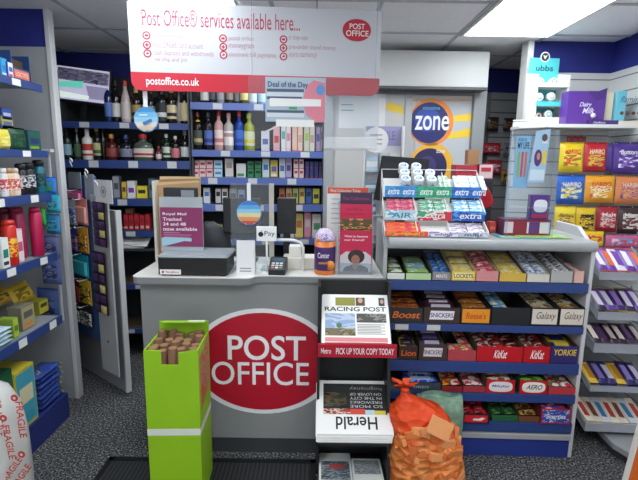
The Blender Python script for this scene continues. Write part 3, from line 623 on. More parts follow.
for zz, xs2, py in ((zA, (113, 120, 130, 142, 155, 166, 175, 181), 92), (zB_, (70, 82, 92, 106, 118, 133, 150, 162, 171, 180), 137)):
    p0_ = None
    for k, px in enumerate(xs2):
        l = 'dark bottle in the dim back row of the %s drinks shelf' % ('top' if zz == zA else 'second'); g_ = 'back row, %s drinks shelf' % ('top' if zz == zA else 'second')
        if p0_ is None: p0_ = bottle(BK, l, px, .18, zz, py, 8.5, 'spirit', '1c1c1a', '6c6a58 1c1a16', '3a2c20', g_)
        else: dup(p0_, BK.w(BK.X(px, py, .18), .18 + .01 * (k % 3), zz), label=l, group=g_)
z0_, z1_, z2_, z3_, z4_ = [m[0] for m in MZ[:5]]
for a in [
 ('black bottle with a white label, first on the shelf behind the red sign band', 204, 74, 9, 'fat', '1a1a1c', 'd4d4d4', '222222'), ('dark bottle second along the shelf behind the red sign band', 212, 74, 7, 'spirit', '24282c', '50545a', '1a1a1a'),
 ('clear grey bottle third along the shelf behind the red sign band', 220, 72, 8, 'spirit', '8c9094', 'a4a8aa', '44484c'), ('brown bottle fourth along the shelf behind the red sign band', 229, 73, 8, 'spirit', '3a3028', '94887a', '2a2018'),
 ('slim dark bottle fifth along the shelf behind the red sign band', 236.5, 73, 6, 'taper', '2c3032', '6c7478', '1a1c1e'), ('bottle with a gold and cream label sixth along the shelf behind the red sign band', 244, 74, 9, 'spirit', '5a4c20', 'd8cc88', '8a6a2a'),
 ('clear bottle with white and blue label seventh along the shelf behind the sign band', 253, 76, 8, 'fat', 'a4b4bc', 'd8e4ec', 'dcdcdc'), ('pale blue bottle eighth along the shelf behind the red sign band', 262, 76, 8, 'fat', '78a4c0', 'b8d8e8', '4a88b8')]: bottle(BK, a[0], a[1], .07, z0_, a[2], a[3], *a[4:])
for a in [
 ('dark spirit bottle with a yellow shoulder band at the left of the middle shelf', 197.5, 112, 9, 'spirit', '1c1512', '4a5044 b8a878', '8c3a2a', None, 'e8c020'), ('dark spirit bottle with a blue foot label on the middle shelf', 208, 112, 9, 'spirit', '221a24', '5068b0 2c3470', '3a3c44'),
 ('pink spirit bottle with a red cap on the middle shelf', 218.5, 111, 9.5, 'spirit', 'c89c98', 'e0ccc8 c87878', 'b02838'), ('clear spirit bottle with a large white label and pink cap on the middle shelf', 228.5, 113, 10, 'spirit', 'b0aca8', 'e8e4e0 e8e4e0 b89090', 'd8a0a0'),
 ('bright blue spirit bottle with a red cap on the middle shelf', 239, 111, 9.5, 'spirit', '1c3c94', '3c6cc8 28489c', 'd04838'), ('yellow green spirit bottle with a lime cap on the middle shelf', 249, 113.5, 11, 'spirit', 'a0a828', 'd8dcb0 d8c83a', 'c8cc4a')]:
    bottle(BK, a[0], a[1], .07, z1_, *a[2:8], band=a[9] if len(a) > 9 else None)
# cartons on the middle shelves
cs = [('white and blue carton standing alone beside the lime capped bottle', 261, 269.5, 131, .08, z1_, 'dcdce4', 'e0e0ea 5a68a8'),
 ('slim red and white carton, first of the tall coloured vape cartons', 273, 280, 126, .07, z1_, 'd86a78', 'e4b0b4 c83040'), ('slim white and teal vape carton second along', 281, 286, 125, .07, z1_, 'c8dcd8', 'e0e8e4 48a898'), ('slim pink and white vape carton third along', 286, 291, 125, .07, z1_, 'e0b0c0', 'f0d8d8 d87890'),
 ('slim coral vape carton fourth along', 292, 297.5, 124.5, .07, z1_, 'd84a5a', 'ecc0a8 e0c8b8'), ('slim peach vape carton fifth along', 297.5, 303, 124.5, .07, z1_, 'd8485c', 'f0c8b0 d8a898'), ('slim lime topped vape carton sixth along', 304, 309.5, 124.5, .07, z1_, '98b830', 'd8d4c0 a8c840'), ('slim cream and lime vape carton seventh along', 309.5, 315, 124.5, .07, z1_, '9ab838', 'e8d8c8 c89890'),
 ('slim purple vape carton eighth along', 316, 320.5, 126, .07, z1_, '4c4a98', 'a88cb8 3a3c88'), ('slim navy vape carton last along at the grey post', 320.5, 324, 126, .07, z1_, '34387c', 'b898b0 303478'),
 ('grey and white carton left of the white and green packet on the tobacco packet shelf', 224.5, 233.5, 158, .07, z2_, '8c8878', 'dcdad4 9c9484'), ('white carton with a green foot on the tobacco packet shelf', 236, 246, 163.5, .07, z2_, 'd0d4d0', 'e4e6e4 e4e6e4 4a9a5c'),
 ('lime topped pale blue packet on the tobacco packet shelf', 262, 269.5, 158.5, .07, z2_, 'a4c050', 'd0e0ec 3c78c0'), ('purple and yellow packet on the tobacco packet shelf', 270, 278, 159.5, .07, z2_, '5c4a98', 'd8cc40 6c58a8 e8e4f0'), ('white packet with a blue face on the tobacco packet shelf', 279, 285.5, 158, .07, z2_, 'b8bcc8', 'dce0ec 4a70b8'), ('mauve packet beside the white and blue packet on the tobacco packet shelf', 285.5, 292, 157, .07, z2_, '6c5c98', 'b4acd0 584a88')]
for c in cs: carton(BK, *c)
for i, (a, b) in enumerate(((192, 199), (199, 206), (206, 213))):
    for j in range(2): carton(BK, 'red and white packet in the stack at the left end of the tobacco packet shelf', a, b, 168.5 if j == 0 else 160, .07 + .004 * j, z2_ + (BK.Z(202, 168.5, .07) - z2_) * j + .001 * j, 'd0404c', 'e8d0d0 c83848', grp='red packets in a stack')
for j in range(2): carton(BK, 'pale blue packet in the stack beside the red packets', 213.5, 222.5, 168.5 if j == 0 else 160, .07 + .004 * j, z2_ + (BK.Z(218, 168.5, .07) - z2_) * j + .001 * j, '4a9cc8', 'c8e0ec 3c94c8', grp='pale blue packets in a stack')
for i in range(2):
    for j in range(2): carton(BK, 'dark packet with a green ring mark behind the white carton', 247 + 7.5 * i, 254 + 7.5 * i, 168.5 if j == 0 else 161, .07 + .004 * j, z2_ + (BK.Z(250, 168.5, .07) - z2_) * j + .001 * j, '1c3a30', '2c8c58 163028', grp='green ringed dark packets')
for i in range(2):
    for j in range(2): carton(BK, 'pink and white packet on the right part of the tobacco packet shelf', 293.5 + 5.5 * i, 298.5 + 5.5 * i, 168.5 if j == 0 else 159, .07 + .004 * j, z2_ + (BK.Z(298, 168.5, .07) - z2_) * j + .001 * j, 'd88894', 'f0dcdc c84858', grp='pink and white packets')
for i in range(4):
    for j in range(2): carton(BK, 'small navy packet with a red dot at the right end of the tobacco packet shelf', 305 + 4.6 * i, 309.3 + 4.6 * i, 169 if j == 0 else 161.5, .07 + .004 * j, z2_ + (BK.Z(310, 169, .07) - z2_) * j + .001 * j, '2c3468', '3c4488 3c4488 a83848', grp='small navy packets')
for i, (a, b, y, s, f, l) in enumerate(((190, 197.5, 188, '2a1c1e', '8a2c34 2a1a1c', 'dark red packet at the left of the shelf above the screens'), (203, 210, 188, 'c8d4e0', 'dce4ec 4878b8', 'white and blue packet on the shelf above the black screens'), (215, 221, 188, '3a3a3c', 'd0d0d0 2a2a2c', 'black and white packet on the shelf above the black screens'), (221.5, 228, 188, '505458', 'dcd8d0 44484c 8c3c3c', 'grey and white packet with a dark foot above the black screens'), (229, 237, 188.5, '8c8478', 'a8a090 48586c', 'tan and slate packet above the left black screen'), (237.5, 245, 189, '6880a0', '9cb4d0 38507c', 'slate blue packet above the left black screen'),
    (279, 285, 188, '9a4428', 'c07848 7a2c1c', 'rusty orange tin right of the white strip on the shelf above the counter'), (286, 292, 188, 'b07c4c', 'd8b890 9a6438', 'tan tin second of the row above the right black screen'), (292.5, 298.5, 188, '7c9448', 'c4c888 5c7430', 'green tin third of the row above the right black screen'), (299, 305, 188, 'b89844', 'e0cc80 9c6c2c', 'ochre tin fourth of the row near the grey post'), (305.5, 312, 188, '2c4888', '3c68b0 1c2c58', 'navy blue tin fifth of the row near the grey post'), (312.5, 320, 188, '4c5c34', 'd8d44c 2c3c4c', 'yellow and dark tin last of the row near the grey post'))):
    carton(BK, l, a, b, y, .06, z3_, s, f, name='small_carton')
for i, (a, b, y, s, f, l) in enumerate(((295, 303.5, 213, 'd8b848', 'e4d078 c87848', 'yellow carton upper left on the lowest visible shelf by the grey post'), (304, 311.5, 211, 'c87c9c', 'dc98b0 e0d0c8', 'pink carton on the lowest visible shelf by the grey post'), (312, 322, 214, 'd8d0c0', 'e8e4dc 5ca070', 'cream and green carton on the lowest visible shelf by the grey post'), (280, 288, 214, '5878a8', '90acd0 c8a860', 'blue carton on the lowest visible shelf right of the right black screen'), (288, 294.5, 216, 'e0dcd4', 'e8e4dc 5a9c58', 'white carton with green print on the lowest visible shelf'), (204, 214, 222, 'a07848', 'b8905c 785030', 'brown carton on the low shelf right of the magenta leaflet holder'), (215, 222, 225, 'd0b060', 'd8c07c 905c3c', 'sand coloured carton on the low shelf left of the left black screen'))):
    carton(BK, l, a, b, y, .06, z4_, s, f)
# left section, lower shelves
for a, b, y, s, f, l in ((121, 126, 182, 'c8a838', 'd8c048 6c3c2c', 'yellow book end on at the left of the shelf under the bottles'), (126.5, 135, 181, 'dcdce0', 'e4e4ea 7a3c9c', 'white and purple tin on the shelf under the bottles'), (136, 147, 186, 'd0b438', 'e0cc30 2c2c24', 'low yellow and black tin on the shelf under the bottles'), (112, 119, 176, '6a6c78', '9a9ca8 50525c', 'grey card box at the left of the shelf under the bottles'), (148, 156, 178, '2c3c48', '4c6c7c 1c2830', 'dark teal box on the shelf under the bottles'), (134, 146, 172, '2c5068', '3c6c84 24404c', None)):
    if l: carton(BK, l, a, b, y, .05, zC_, s, f)
for i in range(5): carton(BK, 'red packet in the row on the low shelf left of the magenta leaflet', 123 + 5.4 * i, 128 + 5.4 * i, 214 + (i % 2), .05, zD_, 'a01c2c', 'c02c38 a41c2c e0c0b8', grp='red packets on the low back shelf')
for a, b, y, s, f, l in ((125, 133, 208.5, 'c07c5c', 'd0a080 9c3c30', 'copper coloured carton behind the low red packets'),): carton(BK, l, a, b, y, .13, zD_, s, f)
# low cubby things seen through the gap by the gate
for a, b, y, z, s, f, l in ((124, 150, 325, LZ[4][0], '5a4632', '6c5640', 'brown cardboard box in the low cubby behind the counter'), (124, 150, 372, LZ[5][0], '4c3c2c', '5c4834', 'brown cardboard box on the lowest cubby shelf behind the counter')): carton(BK, l, a, b, y, .04, z, s, f, depth=.2, name='cardboard_box')
for i in range(5):
    o = MB().box(-.13, .13, -.01, .19, 0, .004, PAPER).build('paper_sheet', loc=BK.w(BK.X(131 + 2 * (i % 3), 262, .08), .02, LZ[3][0] - .136 + .009 * i), rot=(.6, .04 * math.sin(i * 3), BK.yaw + .25 * math.sin(i * 2.1)))
    tag(o, 'white paper sheet in the loose pile on the shelf behind the gate', 'paper', 'loose papers behind the gate')
s = MB().box(BK.X(118, 262, .0), XM - .03, -.0, .30, LZ[3][0] - .16, LZ[3][0] - .145, mt('3c3f45', .5)).build('pull_out_shelf', loc=BK.o, yaw=BK.yaw); tag(s, 'dark pull out shelf holding loose papers behind the gate', 'shelf')
# ================================================================ shop monitor on the drinks shelf
MY = .06; a = BK.hit(53, 105, MY); b = BK.hit(106, 69, MY)
o = thing('monitor', 'black flat screen showing the shop cameras at the left of the top drinks shelf', 'monitor', BK.w((a[0] + b[0]) / 2, MY, zA), rot=(0, .10, BK.yaw)); o.location.z += .012
w = (b[0] - a[0]) / 2; z0 = a[1] - zA + .005; z1 = b[1] - zA - .0
MB().box(-w, w, 0, .03, z0, z1, BLACK).build('case', o, bev=.003)
MB().box(-.09, .09, -.03, .09, 0.0, .012, BLACK).box(-.02, .02, .03, .045, .012, z0 + .05, BLACK).build('stand', o)
s = MB().rect(-w + .012, w - .012, z0 + .018, z1 - .012, -.001, mt('a8a4bc', .3, emit=.8)).build('screen', o)
def sp(pts, m, y=-.0016): return [( -w + 2 * w * u, z0 + (z1 - z0) * v) for u, v in pts]
f = MB().plate(sp([(.05, .38), (.5, .42), (.5, .62), (.05, .52)], 0), -.0018, mt('5cb4a0', .4, emit=.8)).plate(sp([(.05, .12), (.6, .12), (.62, .22), (.05, .28)], 0), -.0018, mt('c4d4cc', .4, emit=.8)); f.build('screen_image', s)
f = MB().plate(sp([(.05, .60), (.96, .55), (.96, .9), (.05, .92)], 0), -.0018, pr('8c84a8 b8b4cc 5c5878', 25)).plate(sp([(.62, .15), (.95, .15), (.95, .5), (.55, .5)], 0), -.0018, mt('9c98b8', .4, emit=.3)); f.build('screen_image', s)
# ================================================================ goods on the left shelving
LF = Frame(LX, 0, 0, PI / 2)
S1, S2, S3, S4, S5, S6 = LSH
carton(LF, 'bright blue carton at the very edge of the picture on the top left shelf', 0, 6.5, 58, .03, S1, '2a8cc8', '38a0d8 2080c0 d0e8f0', depth=.2)
carton(LF, 'slim white, red and blue carton on the top left shelf', 7, 12.5, 62, .02, S1, '3c4ca0', 'e0e4ec 4060b8 d04a58', depth=.16)
xa, xb, hz = LF.X(13, 80, .02), LF.X(31, 80, .02), LF.Z(24, 55, .02) - S1
o = thing('display_box', 'dark blue open fronted box with an orange label on the top left shelf', 'box', LF.w((xa + xb) / 2, .02, S1), LF.yaw)
w = (xb - xa) / 2; c = mt('26467c', .5)
MB().box(-w, w, 0, .2, 0, .008, c).box(-w, -w + .006, 0, .2, 0, hz, c).box(w - .006, w, 0, .2, 0, hz, c).box(-w, w, .194, .2, 0, hz, CARD).box(-w, w, 0, .006, 0, hz * .45, c).build('box_body', o)
MB().box(-w + .012, w - .012, .03, .18, .008, hz * .78, mt('4a3a2c', .8)).build('contents', o)
f = MB().rect(-w * .8, w * .8, hz * .08, hz * .38, -.001, mt('e07858', .5)); f.text('LOCTITE', -w * .65, w * .65, hz * .15, hz * .3, -.0016, mt('f8e8e0')); f.build('front_label', o)
for k in range(4): 
    o = carton(LF, 'flat shrink wrapped tub in the olive and blue pile on the second left shelf', 0, 14 - k, 122 - 7 * k, .12, S2 + .045 * k + .06, ['9a9a58', '34488c', '8c8c58', '28387c'][k], ['b8b878 4a5c98', '3c58a0 c8ccb8', 'a8a870 5c6c98', '3454a0 b8bcc8'][k], name='wrapped_tub', cat='tub', grp='pile of wrapped tubs', depth=.12)
    o.location.z = S2 + .002 + .052 * k; 
pouch(LF, 'yellow pack at the picture edge on the second left shelf', -4, 10, 128, 150, .01, mt('d8cc4c', .4), pr('e8e090 d8c840', 40), 'sponge_pack', 'pack', tilt=0)
pouch(LF, 'dark green pack on the second left shelf', 10, 26, 128, 151, .01, mt('1e4a34', .4), pr('2c5c3c 18402c', 40), 'scourer_pack', 'pack', tilt=0)
carton(LF, 'dark green and blue carton at the right end of the second left shelf', 27, 40, 130.5, .01, S2, '1c3c58', '245c48 1c3468 88a83c', depth=.12)
for a in (('white spray can with a red foot at the picture edge on the third left shelf', 1.5, 6, 168, 'dcdcdc', 'e8e8e8', 'e0e0e0 c84850'), ('tan spray can on the third left shelf', 7.5, 6, 168, 'd8b494', 'c89c78', 'e8c8b0 c05848'), ('cream spray can with a red mark on the third left shelf', 13, 6.5, 168, 'e0d4c4', 'd8c4b0', 'e8dcd0 c84848'), ('black spray can with white lettering on the third left shelf', 20, 7.5, 163.5, '1c1c20', '2a2a2e', '242428 d0d0d4 a03848'), ('second black spray can with white lettering on the third left shelf', 27.5, 7.5, 162.5, '1c1c20', '2a2a2e', '242428 c8c8d0 3c8c58'), ('teal footed dark spray can last on the third left shelf', 37.5, 9, 160, '186878', '1c2024', '14606c 1c2c30')):
    can(LF, a[0], a[1], a[2], a[3], .05, S3, a[4], a[5], a[6])
for a in (('dim maroon spray can at the back of the fourth left shelf', 4, 9, 207, .16, '6c1c30', '5c1828', None), ('dark pink hairspray can left of the tall magenta can on the fourth left shelf', 16.5, 9, 207, .10, 'a02850', '982048', None), ('tall magenta hairspray can with a green foot on the fourth left shelf', 34, 10.5, 207, .05, 'b81c50', 'b02050', None), ('red and yellow fly spray can on the fourth left shelf', 7.5, 12, 220, .03, 'c8281c', 'c83020', 'd02c1c e8b83c')):
    o = can(LF, a[0], a[1], a[2], a[3], a[4], S4, a[5], a[6], a[7], capf=.1)
MB().lathe([(.0335, .004), (.034, .006), (.034, .05), (.0335, .052)], mt('1c6c54', .4), 14).build('foot_band', o) if 0 else None
carton(LF, 'white and pink carton on the fourth left shelf', 15, 22, 229, .02, S4, 'e0b8c4', 'ecdce0 d05878', depth=.05)
carton(LF, 'white and teal carton at the picture edge on the fourth left shelf', 0, 8, 238, .012, S4, 'd8dcd8', 'e4e8e4 1c8478 2c2c2c', depth=.05)
pouch(LF, 'yellow bag lying on the fifth left shelf', 16, 37, 281, 302, .16, mt('c8a820', .45), pr('d8bc38 8c7018', 40), 'snack_bag', 'bag', tilt=-.5)
pouch(LF, 'amber bag at the picture edge on the fifth left shelf', -3, 13, 286, 304, .16, mt('a88424', .45), pr('b89430 5c4814', 40), 'snack_bag', 'bag', tilt=-.5)
for i, (a, b, y, s, f, l, d) in enumerate(((20, 34, 305, '7c7868', 'a89c74 5c5c54 c88444', 'clear tub with orange and yellow contents on the fifth left shelf', .05), (7, 19, 308, '5c5c54', '8c8c84 4c4c48', 'grey clear tub beside the green pack on the fifth left shelf', .12), (12, 18, 318, '8ca838', 'a8c040 5c8428', 'lime green carton on the fifth left shelf', .03), (38, 48, 300, '90902c', 'c8b838 4c4c1c', 'olive yellow carton at the right end of the fifth left shelf', .12))): carton(LF, l, a, b, y, d, S5, s, f, depth=.08)
for k in range(4):
    z = S5 + .002 + .022 * k; o = pouch(LF, 'white and pale blue flat pack in the pile on the fifth left shelf', -6, 13, 320, 342, .01, mt('b8d0dc', .4), None, 'tissue_pack', 'pack', 'pile of white and blue packs', t=.022)
    o.location = LF.w(LF.X(4, 330, .01), .01, z + .011); o.rotation_euler = (-PI / 2 + .02, 0, LF.yaw)
for k in range(7):
    o = pouch(LF, 'blue pack of wipes in the pile at the foot of the left shelving', 36, 60, 350, 372, .02, pr('2c4494 3c5cb0 1c2c68 a8b458', 22), None, 'wipes_pack', 'pack', 'pile of blue wipes', t=.032)
    o.location = LF.w(LF.X(49, 372, .03) + .004 * math.sin(k * 2), .015 + .004 * math.sin(k * 3), S6 + .018 + .031 * k); o.rotation_euler = (-PI / 2 + .02, 0, LF.yaw + .05 * math.sin(k))
carton(LF, 'yellow and teal carton at the foot of the left shelving', 13, 34, 368, .012, S6, 'c8b838', '48a4b8 e0d8b0 3c98b0', depth=.2)
carton(LF, 'dark green carton at the picture edge at the foot of the left shelving', -2, 12, 372, .02, S6, '1c4c34', '245c3c 8ca85c 183c2c', depth=.2)
# packs hanging at the end of the left shelving
HP = Frame(0, 2.70)
st = MB().box(-.006, .006, .03, .036, 0, HP.Z(52, 150) - HP.Z(52, 322), mt('c8ccd0', .4)).box(-.03, .03, .0, .04, HP.Z(52, 152) - HP.Z(52, 322), HP.Z(52, 149) - HP.Z(52, 322), mt('c8ccd0', .4)).build('hanging_strip', loc=HP.w(HP.X(53, 240), 0, HP.Z(52, 322)))
tag(st, 'thin clip strip hanging down the end of the left shelving', 'clip strip')
for i, (a, b, c, d, m, ar, l) in enumerate(((40, 58, 177, 194, mt('3c88e8', .25), pr('68d040 4c98f0 d8e84c', 30), 'blue and lime pack, topmost on the clip strip at the end of the left shelving'), (46, 62, 194, 213, mt('38b0d0', .25), pr('60d0d8 2c78b8 e0f0f0', 30), 'teal pack second down the clip strip at the end of the left shelving'), (46, 62, 214, 234, mt('3c8cc8', .25), pr('50c0c8 2c68a8 90e080', 30), 'blue and teal pack third down the clip strip at the end of the left shelving'), (40, 47, 208, 226, mt('48d058', .25), None, 'slim bright green pack beside the clip strip'), (43, 62, 236, 257, clear('8c94c8', .55, .2), pr('7c84b8 3c3868 b0b8d8', 26), 'clear bag of purple items fourth down the clip strip'), (42, 64, 257, 284, clear('7c8cc8', .55, .2), pr('6078b0 343060 98a8d0', 26), 'clear blue bag fifth down the clip strip'), (38, 62, 288, 320, clear('5c74b8', .6, .2), pr('506cac 282c54 8c9cc8', 22), 'large clear blue bag at the bottom of the clip strip'))):
    pouch(HP, l, a, b, c, d, .0 - .012 * (i % 2), m, ar, 'hanging_pack', 'pack', t=.03, tilt=0, dyaw=-.2)
# ================================================================ chocolate bars and their boxes
def incl(fr, d0, z0, d1, z1): return math.atan2(z1 - z0, d1 - d0)
def bar_proto(w, h, t, mat, endm=None, pr_m=None, flat=False):
    o = bpy.data.objects.new('chocolate_bar', None); COL.objects.link(o)
    m = MB()
    if flat: m.box(-w / 2, w / 2, -t / 2, t / 2, -h / 2, h / 2, mat).build('wrapper', o, bev=.0015)
    else: m.pillow(w, h, t, mat, 5, 4, endm=endm).build('wrapper', o)
    if pr_m: MB().prism([(-w * .3, -h * .28), (w * .28, -h * .28), (w * .32, h * .28), (-w * .26, h * .28)], -t / 2 - .0012, -t / 2 * .6, pr_m).build('printed_band', o)
    return o
def bars(fr, label, grp, cat, x0, x1, d0, z0, d1, z1, rows, cols, orient, mats, endm=None, bands=None, t=.017, name='chocolate_bar', flat=False, jit=.5, fill=.96, skip=()):
    inc = incl(fr, d0, z0, d1, z1); L = math.hypot(d1 - d0, z1 - z0); pw = (x1 - x0) / cols; pl = L / rows
    w, h = (pw * fill, pl * fill) if orient == 'x' else (pl * fill, pw * fill)
    protos = {}
    for r in range(rows):
        for c in range(cols):
            if (r, c) in skip: continue
            k = (r * 3 + c) % len(mats) if orient == 'x' else c % len(mats)
            s = (r + .5) / rows; x = x0 + pw * (c + .5); d = d0 + (d1 - d0) * s; z = z0 + (z1 - z0) * s
            rot = (Matrix.Rotation(fr.yaw, 4, 'Z') @ Matrix.Rotation(-(PI / 2 - inc) + R.uniform(-.1, .1) * jit, 4, 'X') @ Matrix.Rotation((PI / 2 if orient == 'y' else 0) + R.uniform(-.06, .06) * jit, 4, 'Y')).to_euler()
            p = fr.w(x, d, z + t * .5)
            if k in protos: o = dup(protos[k], p, rot=rot)
            else:
                o = protos[k] = bar_proto(w, h, t, mats[k], endm, bands[k % len(bands)] if bands else None, flat)
                o.name = name; o.location = p; o.rotation_euler = rot
            tag(o, label, cat, grp)
def choc_box(i, px0, px1, fy0, fy1, by, label, outer, inner, front=None, barlab=None, rows=3, cols=1, orient='x', mats=(), endm=None, bands=None, d0=-.006, dep=.27, backh=None, side=True, name='display_box', catb='chocolate bar', flat=False, skip=(), t=.017):
    zf = CHZ[i][0] + .007; pc = (px0 + px1) / 2
    x0, x1 = max(.003, CH.X(px0, fy1, d0) + .001), min(CW - .003, CH.X(px1, fy1, d0) - .001); zt_ = max(CH.Z(pc, fy0, d0), zf + .02); w = x1 - x0; hf = zt_ - zf
    zb = max(CH.Z(pc, by, d0 + dep), zt_ + .01); hb = zb - zf
    o = thing(name, label, 'box', CH.w((x0 + x1) / 2, d0, zf), CH.yaw); h = w / 2
    m = MB().box(-h, h, 0, dep, 0, .003, inner)
    if side:
        for s in (-1, 1): m.prism_x([(0, 0), (dep, 0), (dep, hb + .012), (0, hf)], *sorted((s * h, s * (h - .003))), inner)
        m.box(-h, h, dep - .003, dep, 0, hb + .012, inner)
    m.build('tray', o)
    fp = MB().box(-h, h, -.003, 0, 0, hf, outer).build('front_panel', o, bev=.001)
    if front: front(fp, w, hf)
    if mats: bars(CH, barlab or label, (barlab or label), catb, x0 + .005, x1 - .005, d0 + .012, zf + hf * .72, d0 + dep - .012, zb - .004, rows, cols, orient, mats, endm, bands, t=t, flat=flat, skip=skip)
    return o
def ftext(s, m, plate=None, wf=.8, z=(.28, .72), shear=0.0, bold=.03, shape='box', mo=None):
    def f(fp, w, h):
        p = MB()
        if plate:
            if shape == 'box': p.plate([(-w * wf * .55, h * (z[0] - .14)), (w * wf * .5, h * (z[0] - .14)), (w * wf * .55 , h * (z[1] + .14)), (-w * wf * .5 , h * (z[1] + .14))], -.0038, plate)
            elif shape == 'panel': p.rect(-w * .46, w * .46, h * .08, h * .92, -.0038, plate)
            else: p.disc(0, h * .5, w * .42, h * .4, -.0038, plate, 24, 3)
            p.build('name_panel', fp); p = MB()
        p.text(s, -w * wf / 2, w * wf / 2, h * z[0], h * z[1], -.0044, m, bold, shear=shear); p.build('lettering', fp)
    return f
m_ = mt; wb = m_('e8e6e2', .5)
DB = m_('35261f', .5); CBK = m_('24262a', .5); KRED = m_('c0101e', .4); CREAMB = m_('d8c08c', .6); PALE = m_('d8d2c4', .6)
# top shelf of sweets
choc_box(0, 385, 404.5, 273, 280, 258, 'open tray of white and green sweet rolls at the left of the top shelf', m_('d8dcd0'), CBK, None, 'white, green and red roll of sweets in the leftmost tray of the top shelf', 3, 1, 'x', [pr('e4e8dc 3c9848 d04848', 40), pr('e8e8e4 58a84c d0c83c', 40)], m_('c8c830', .4), None, catb='sweet roll')
choc_box(0, 405.5, 431, 273, 280, 257, 'open tray of pale green packs second from the left on the top shelf', m_('b8d498'), CBK, None, 'pale green and blue roll in the second tray of the top shelf', 3, 1, 'x', [pr('a8d078 e0ecd8 5898c8', 40), pr('88b8d8 d8ecd0 70b058', 40)], m_('88b840', .4), None, catb='sweet roll')
choc_box(0, 432, 450.5, 272, 280.5, 253, 'grey carton of small blue packs on the top shelf', m_('8c8c90'), m_('6c6e74'), ftext('MINTS', wb, None, .6), 'small blue pack in the grey carton on the top shelf', 3, 2, 'x', [pr('3c70b8 6ca0d8 dce8f0', 50), pr('2c60a8 88b4e0', 50)], None, None, catb='sweet pack')
choc_box(0, 451, 475, 271, 281, 250, 'yellow carton of throat sweets on the top shelf', m_('e0c040'), CREAMB, ftext('LOCKETS', m_('4a3014'), m_('f0e0a0'), .8), 'cream and yellow pack in the yellow carton on the top shelf', 3, 1, 'x', [pr('e8d898 d8b840 f0ece0', 50)], None, None, catb='sweet pack')
choc_box(0, 475.5, 498, 271, 281.5, 252, 'cream carton of pink and red packs on the top shelf', m_('d89090'), CREAMB, None, 'pink and red pack in the cream carton on the top shelf', 4, 1, 'x', [pr('d04858 ecc8cc e88890', 45), pr('c83848 f0d8d8', 45)], None, None, catb='sweet pack')
choc_box(0, 499, 525.5, 273, 282, 253, 'clear lipped tray of yellow and purple packs on the top shelf', m_('d8b448'), m_('5c4878'), None, 'yellow pack with white print in the middle of the top shelf', 2, 1, 'x', [pr('e0c040 f0e8c8 e0c040', 40)], None, None, catb='sweet pack')
choc_box(0, 526.5, 549, 274, 282.5, 251, 'pale open carton of white and blue packs on the top shelf', PALE, PALE, None, 'white and blue pack in the pale open carton on the top shelf', 2, 2, 'x', [pr('e8ecf0 4878c0 d8e0a0', 50)], None, None, catb='sweet pack')
choc_box(0, 550, 572, 271, 283, 253, 'tray heaped with silver and black packs near the right end of the top shelf', m_('b4b4b0'), m_('8c8c88'), None, 'silver, white and black pack in the heap near the right end of the top shelf', 4, 2, 'x', [pr('d8d8d8 2c2c30 f0f0f0', 40), pr('c8c8cc 484850 ececec', 40)], None, None, catb='sweet pack')
choc_box(0, 573, 583, 271, 284, 264, 'small tray of pale pink packs at the right end of the top shelf', m_('e0b4a8'), m_('c8a8a0'), None, 'pale pink pack at the right end of the top shelf', 3, 1, 'x', [pr('e8b8b0 f0dcd8 d89890', 40)], None, None, catb='sweet pack')
# second shelf
BR = m_('2c1f1c', .5)
choc_box(1, 388, 422.3, 307.5, 325, 298, 'black fronted box with orange lettering at the left of the second shelf', m_('2b2826'), CBK, ftext('Boost', m_('e07028'), None, .8, (.3, .75), .3), 'brown and orange wrapped chocolate bar in the leftmost box of the second shelf', 3, 1, 'x', [pr('8c4420 d87830 2c1c18 d8b080', 45), pr('7c3c1c c86828 e8c8a0', 45)], m_('4c2c20'), None)
choc_box(1, 422.8, 459.5, 307.5, 325.5, 296, 'wide dark brown box with a long white name plate on the second shelf', m_('3c2c28'), CBK, ftext('SNICKERS', m_('2c3c90'), m_('ece4e4'), .62, (.38, .66), .0), 'dark bar with white lettering in the wide brown box on the second shelf', 4, 1, 'x', [m_('4a2434', .35), m_('3a2430', .35), m_('d8d0d8', .35)], m_('2c1c20'), [m_('e4dce8'), m_('d8c8dc'), m_('4858a8')])
choc_box(1, 460, 490, 307.5, 325.5, 298, 'bright orange fronted box on the second shelf', m_('1c1d20'), CBK, ftext("Reese's", m_('c84818'), m_('e8941e'), .66, (.3, .72), .1, .03, 'panel'), 'orange brown chocolate bar in the bright orange box on the second shelf', 3, 1, 'x', [pr('c87838 8c4c28 e0b878', 40), pr('b06830 e0a860 6c3820', 40)], None, None)
choc_box(1, 490.5, 529, 307.5, 326, 296, 'plain black fronted tray in the middle of the second shelf', m_('1c1d20'), CBK, None, 'blue and white wrapped chocolate bar in the plain black tray', 4, 2, 'x', [pr('4c98c8 dcecf4 2c6ca8', 40), pr('64a8d0 e8f0f0 d0d870', 40)], m_('b8d050'), None, skip=((0, 1), (1, 1), (2, 1), (3, 1)))
for i, (a, b, l, l2) in enumerate(((529.5, 557.3, 'cream fronted script lettered box, left of two on the second shelf', 'cream and brown chocolate bar in the left of the two cream fronted boxes'), (557.8, 586, 'cream fronted script lettered box at the right end of the second shelf', 'gold and brown chocolate bar in the right of the two cream fronted boxes'))):
    choc_box(1, a, b, 307.5, 326.5, 297, l, m_('1a1a1c'), CBK, ftext('Galaxy', m_('4c2c20'), m_('dcd2c4'), .7, (.26, .76), .25, .0, 'panel'), l2, 3, 1, 'x', [pr('dcc8a0 6c4828 e8dcc4', 35) if i == 0 else pr('c89850 5c3418 e8d8b8', 35), pr('e4d8b8 2c2420 d0b060', 35)], m_('d0c8a0'), None)
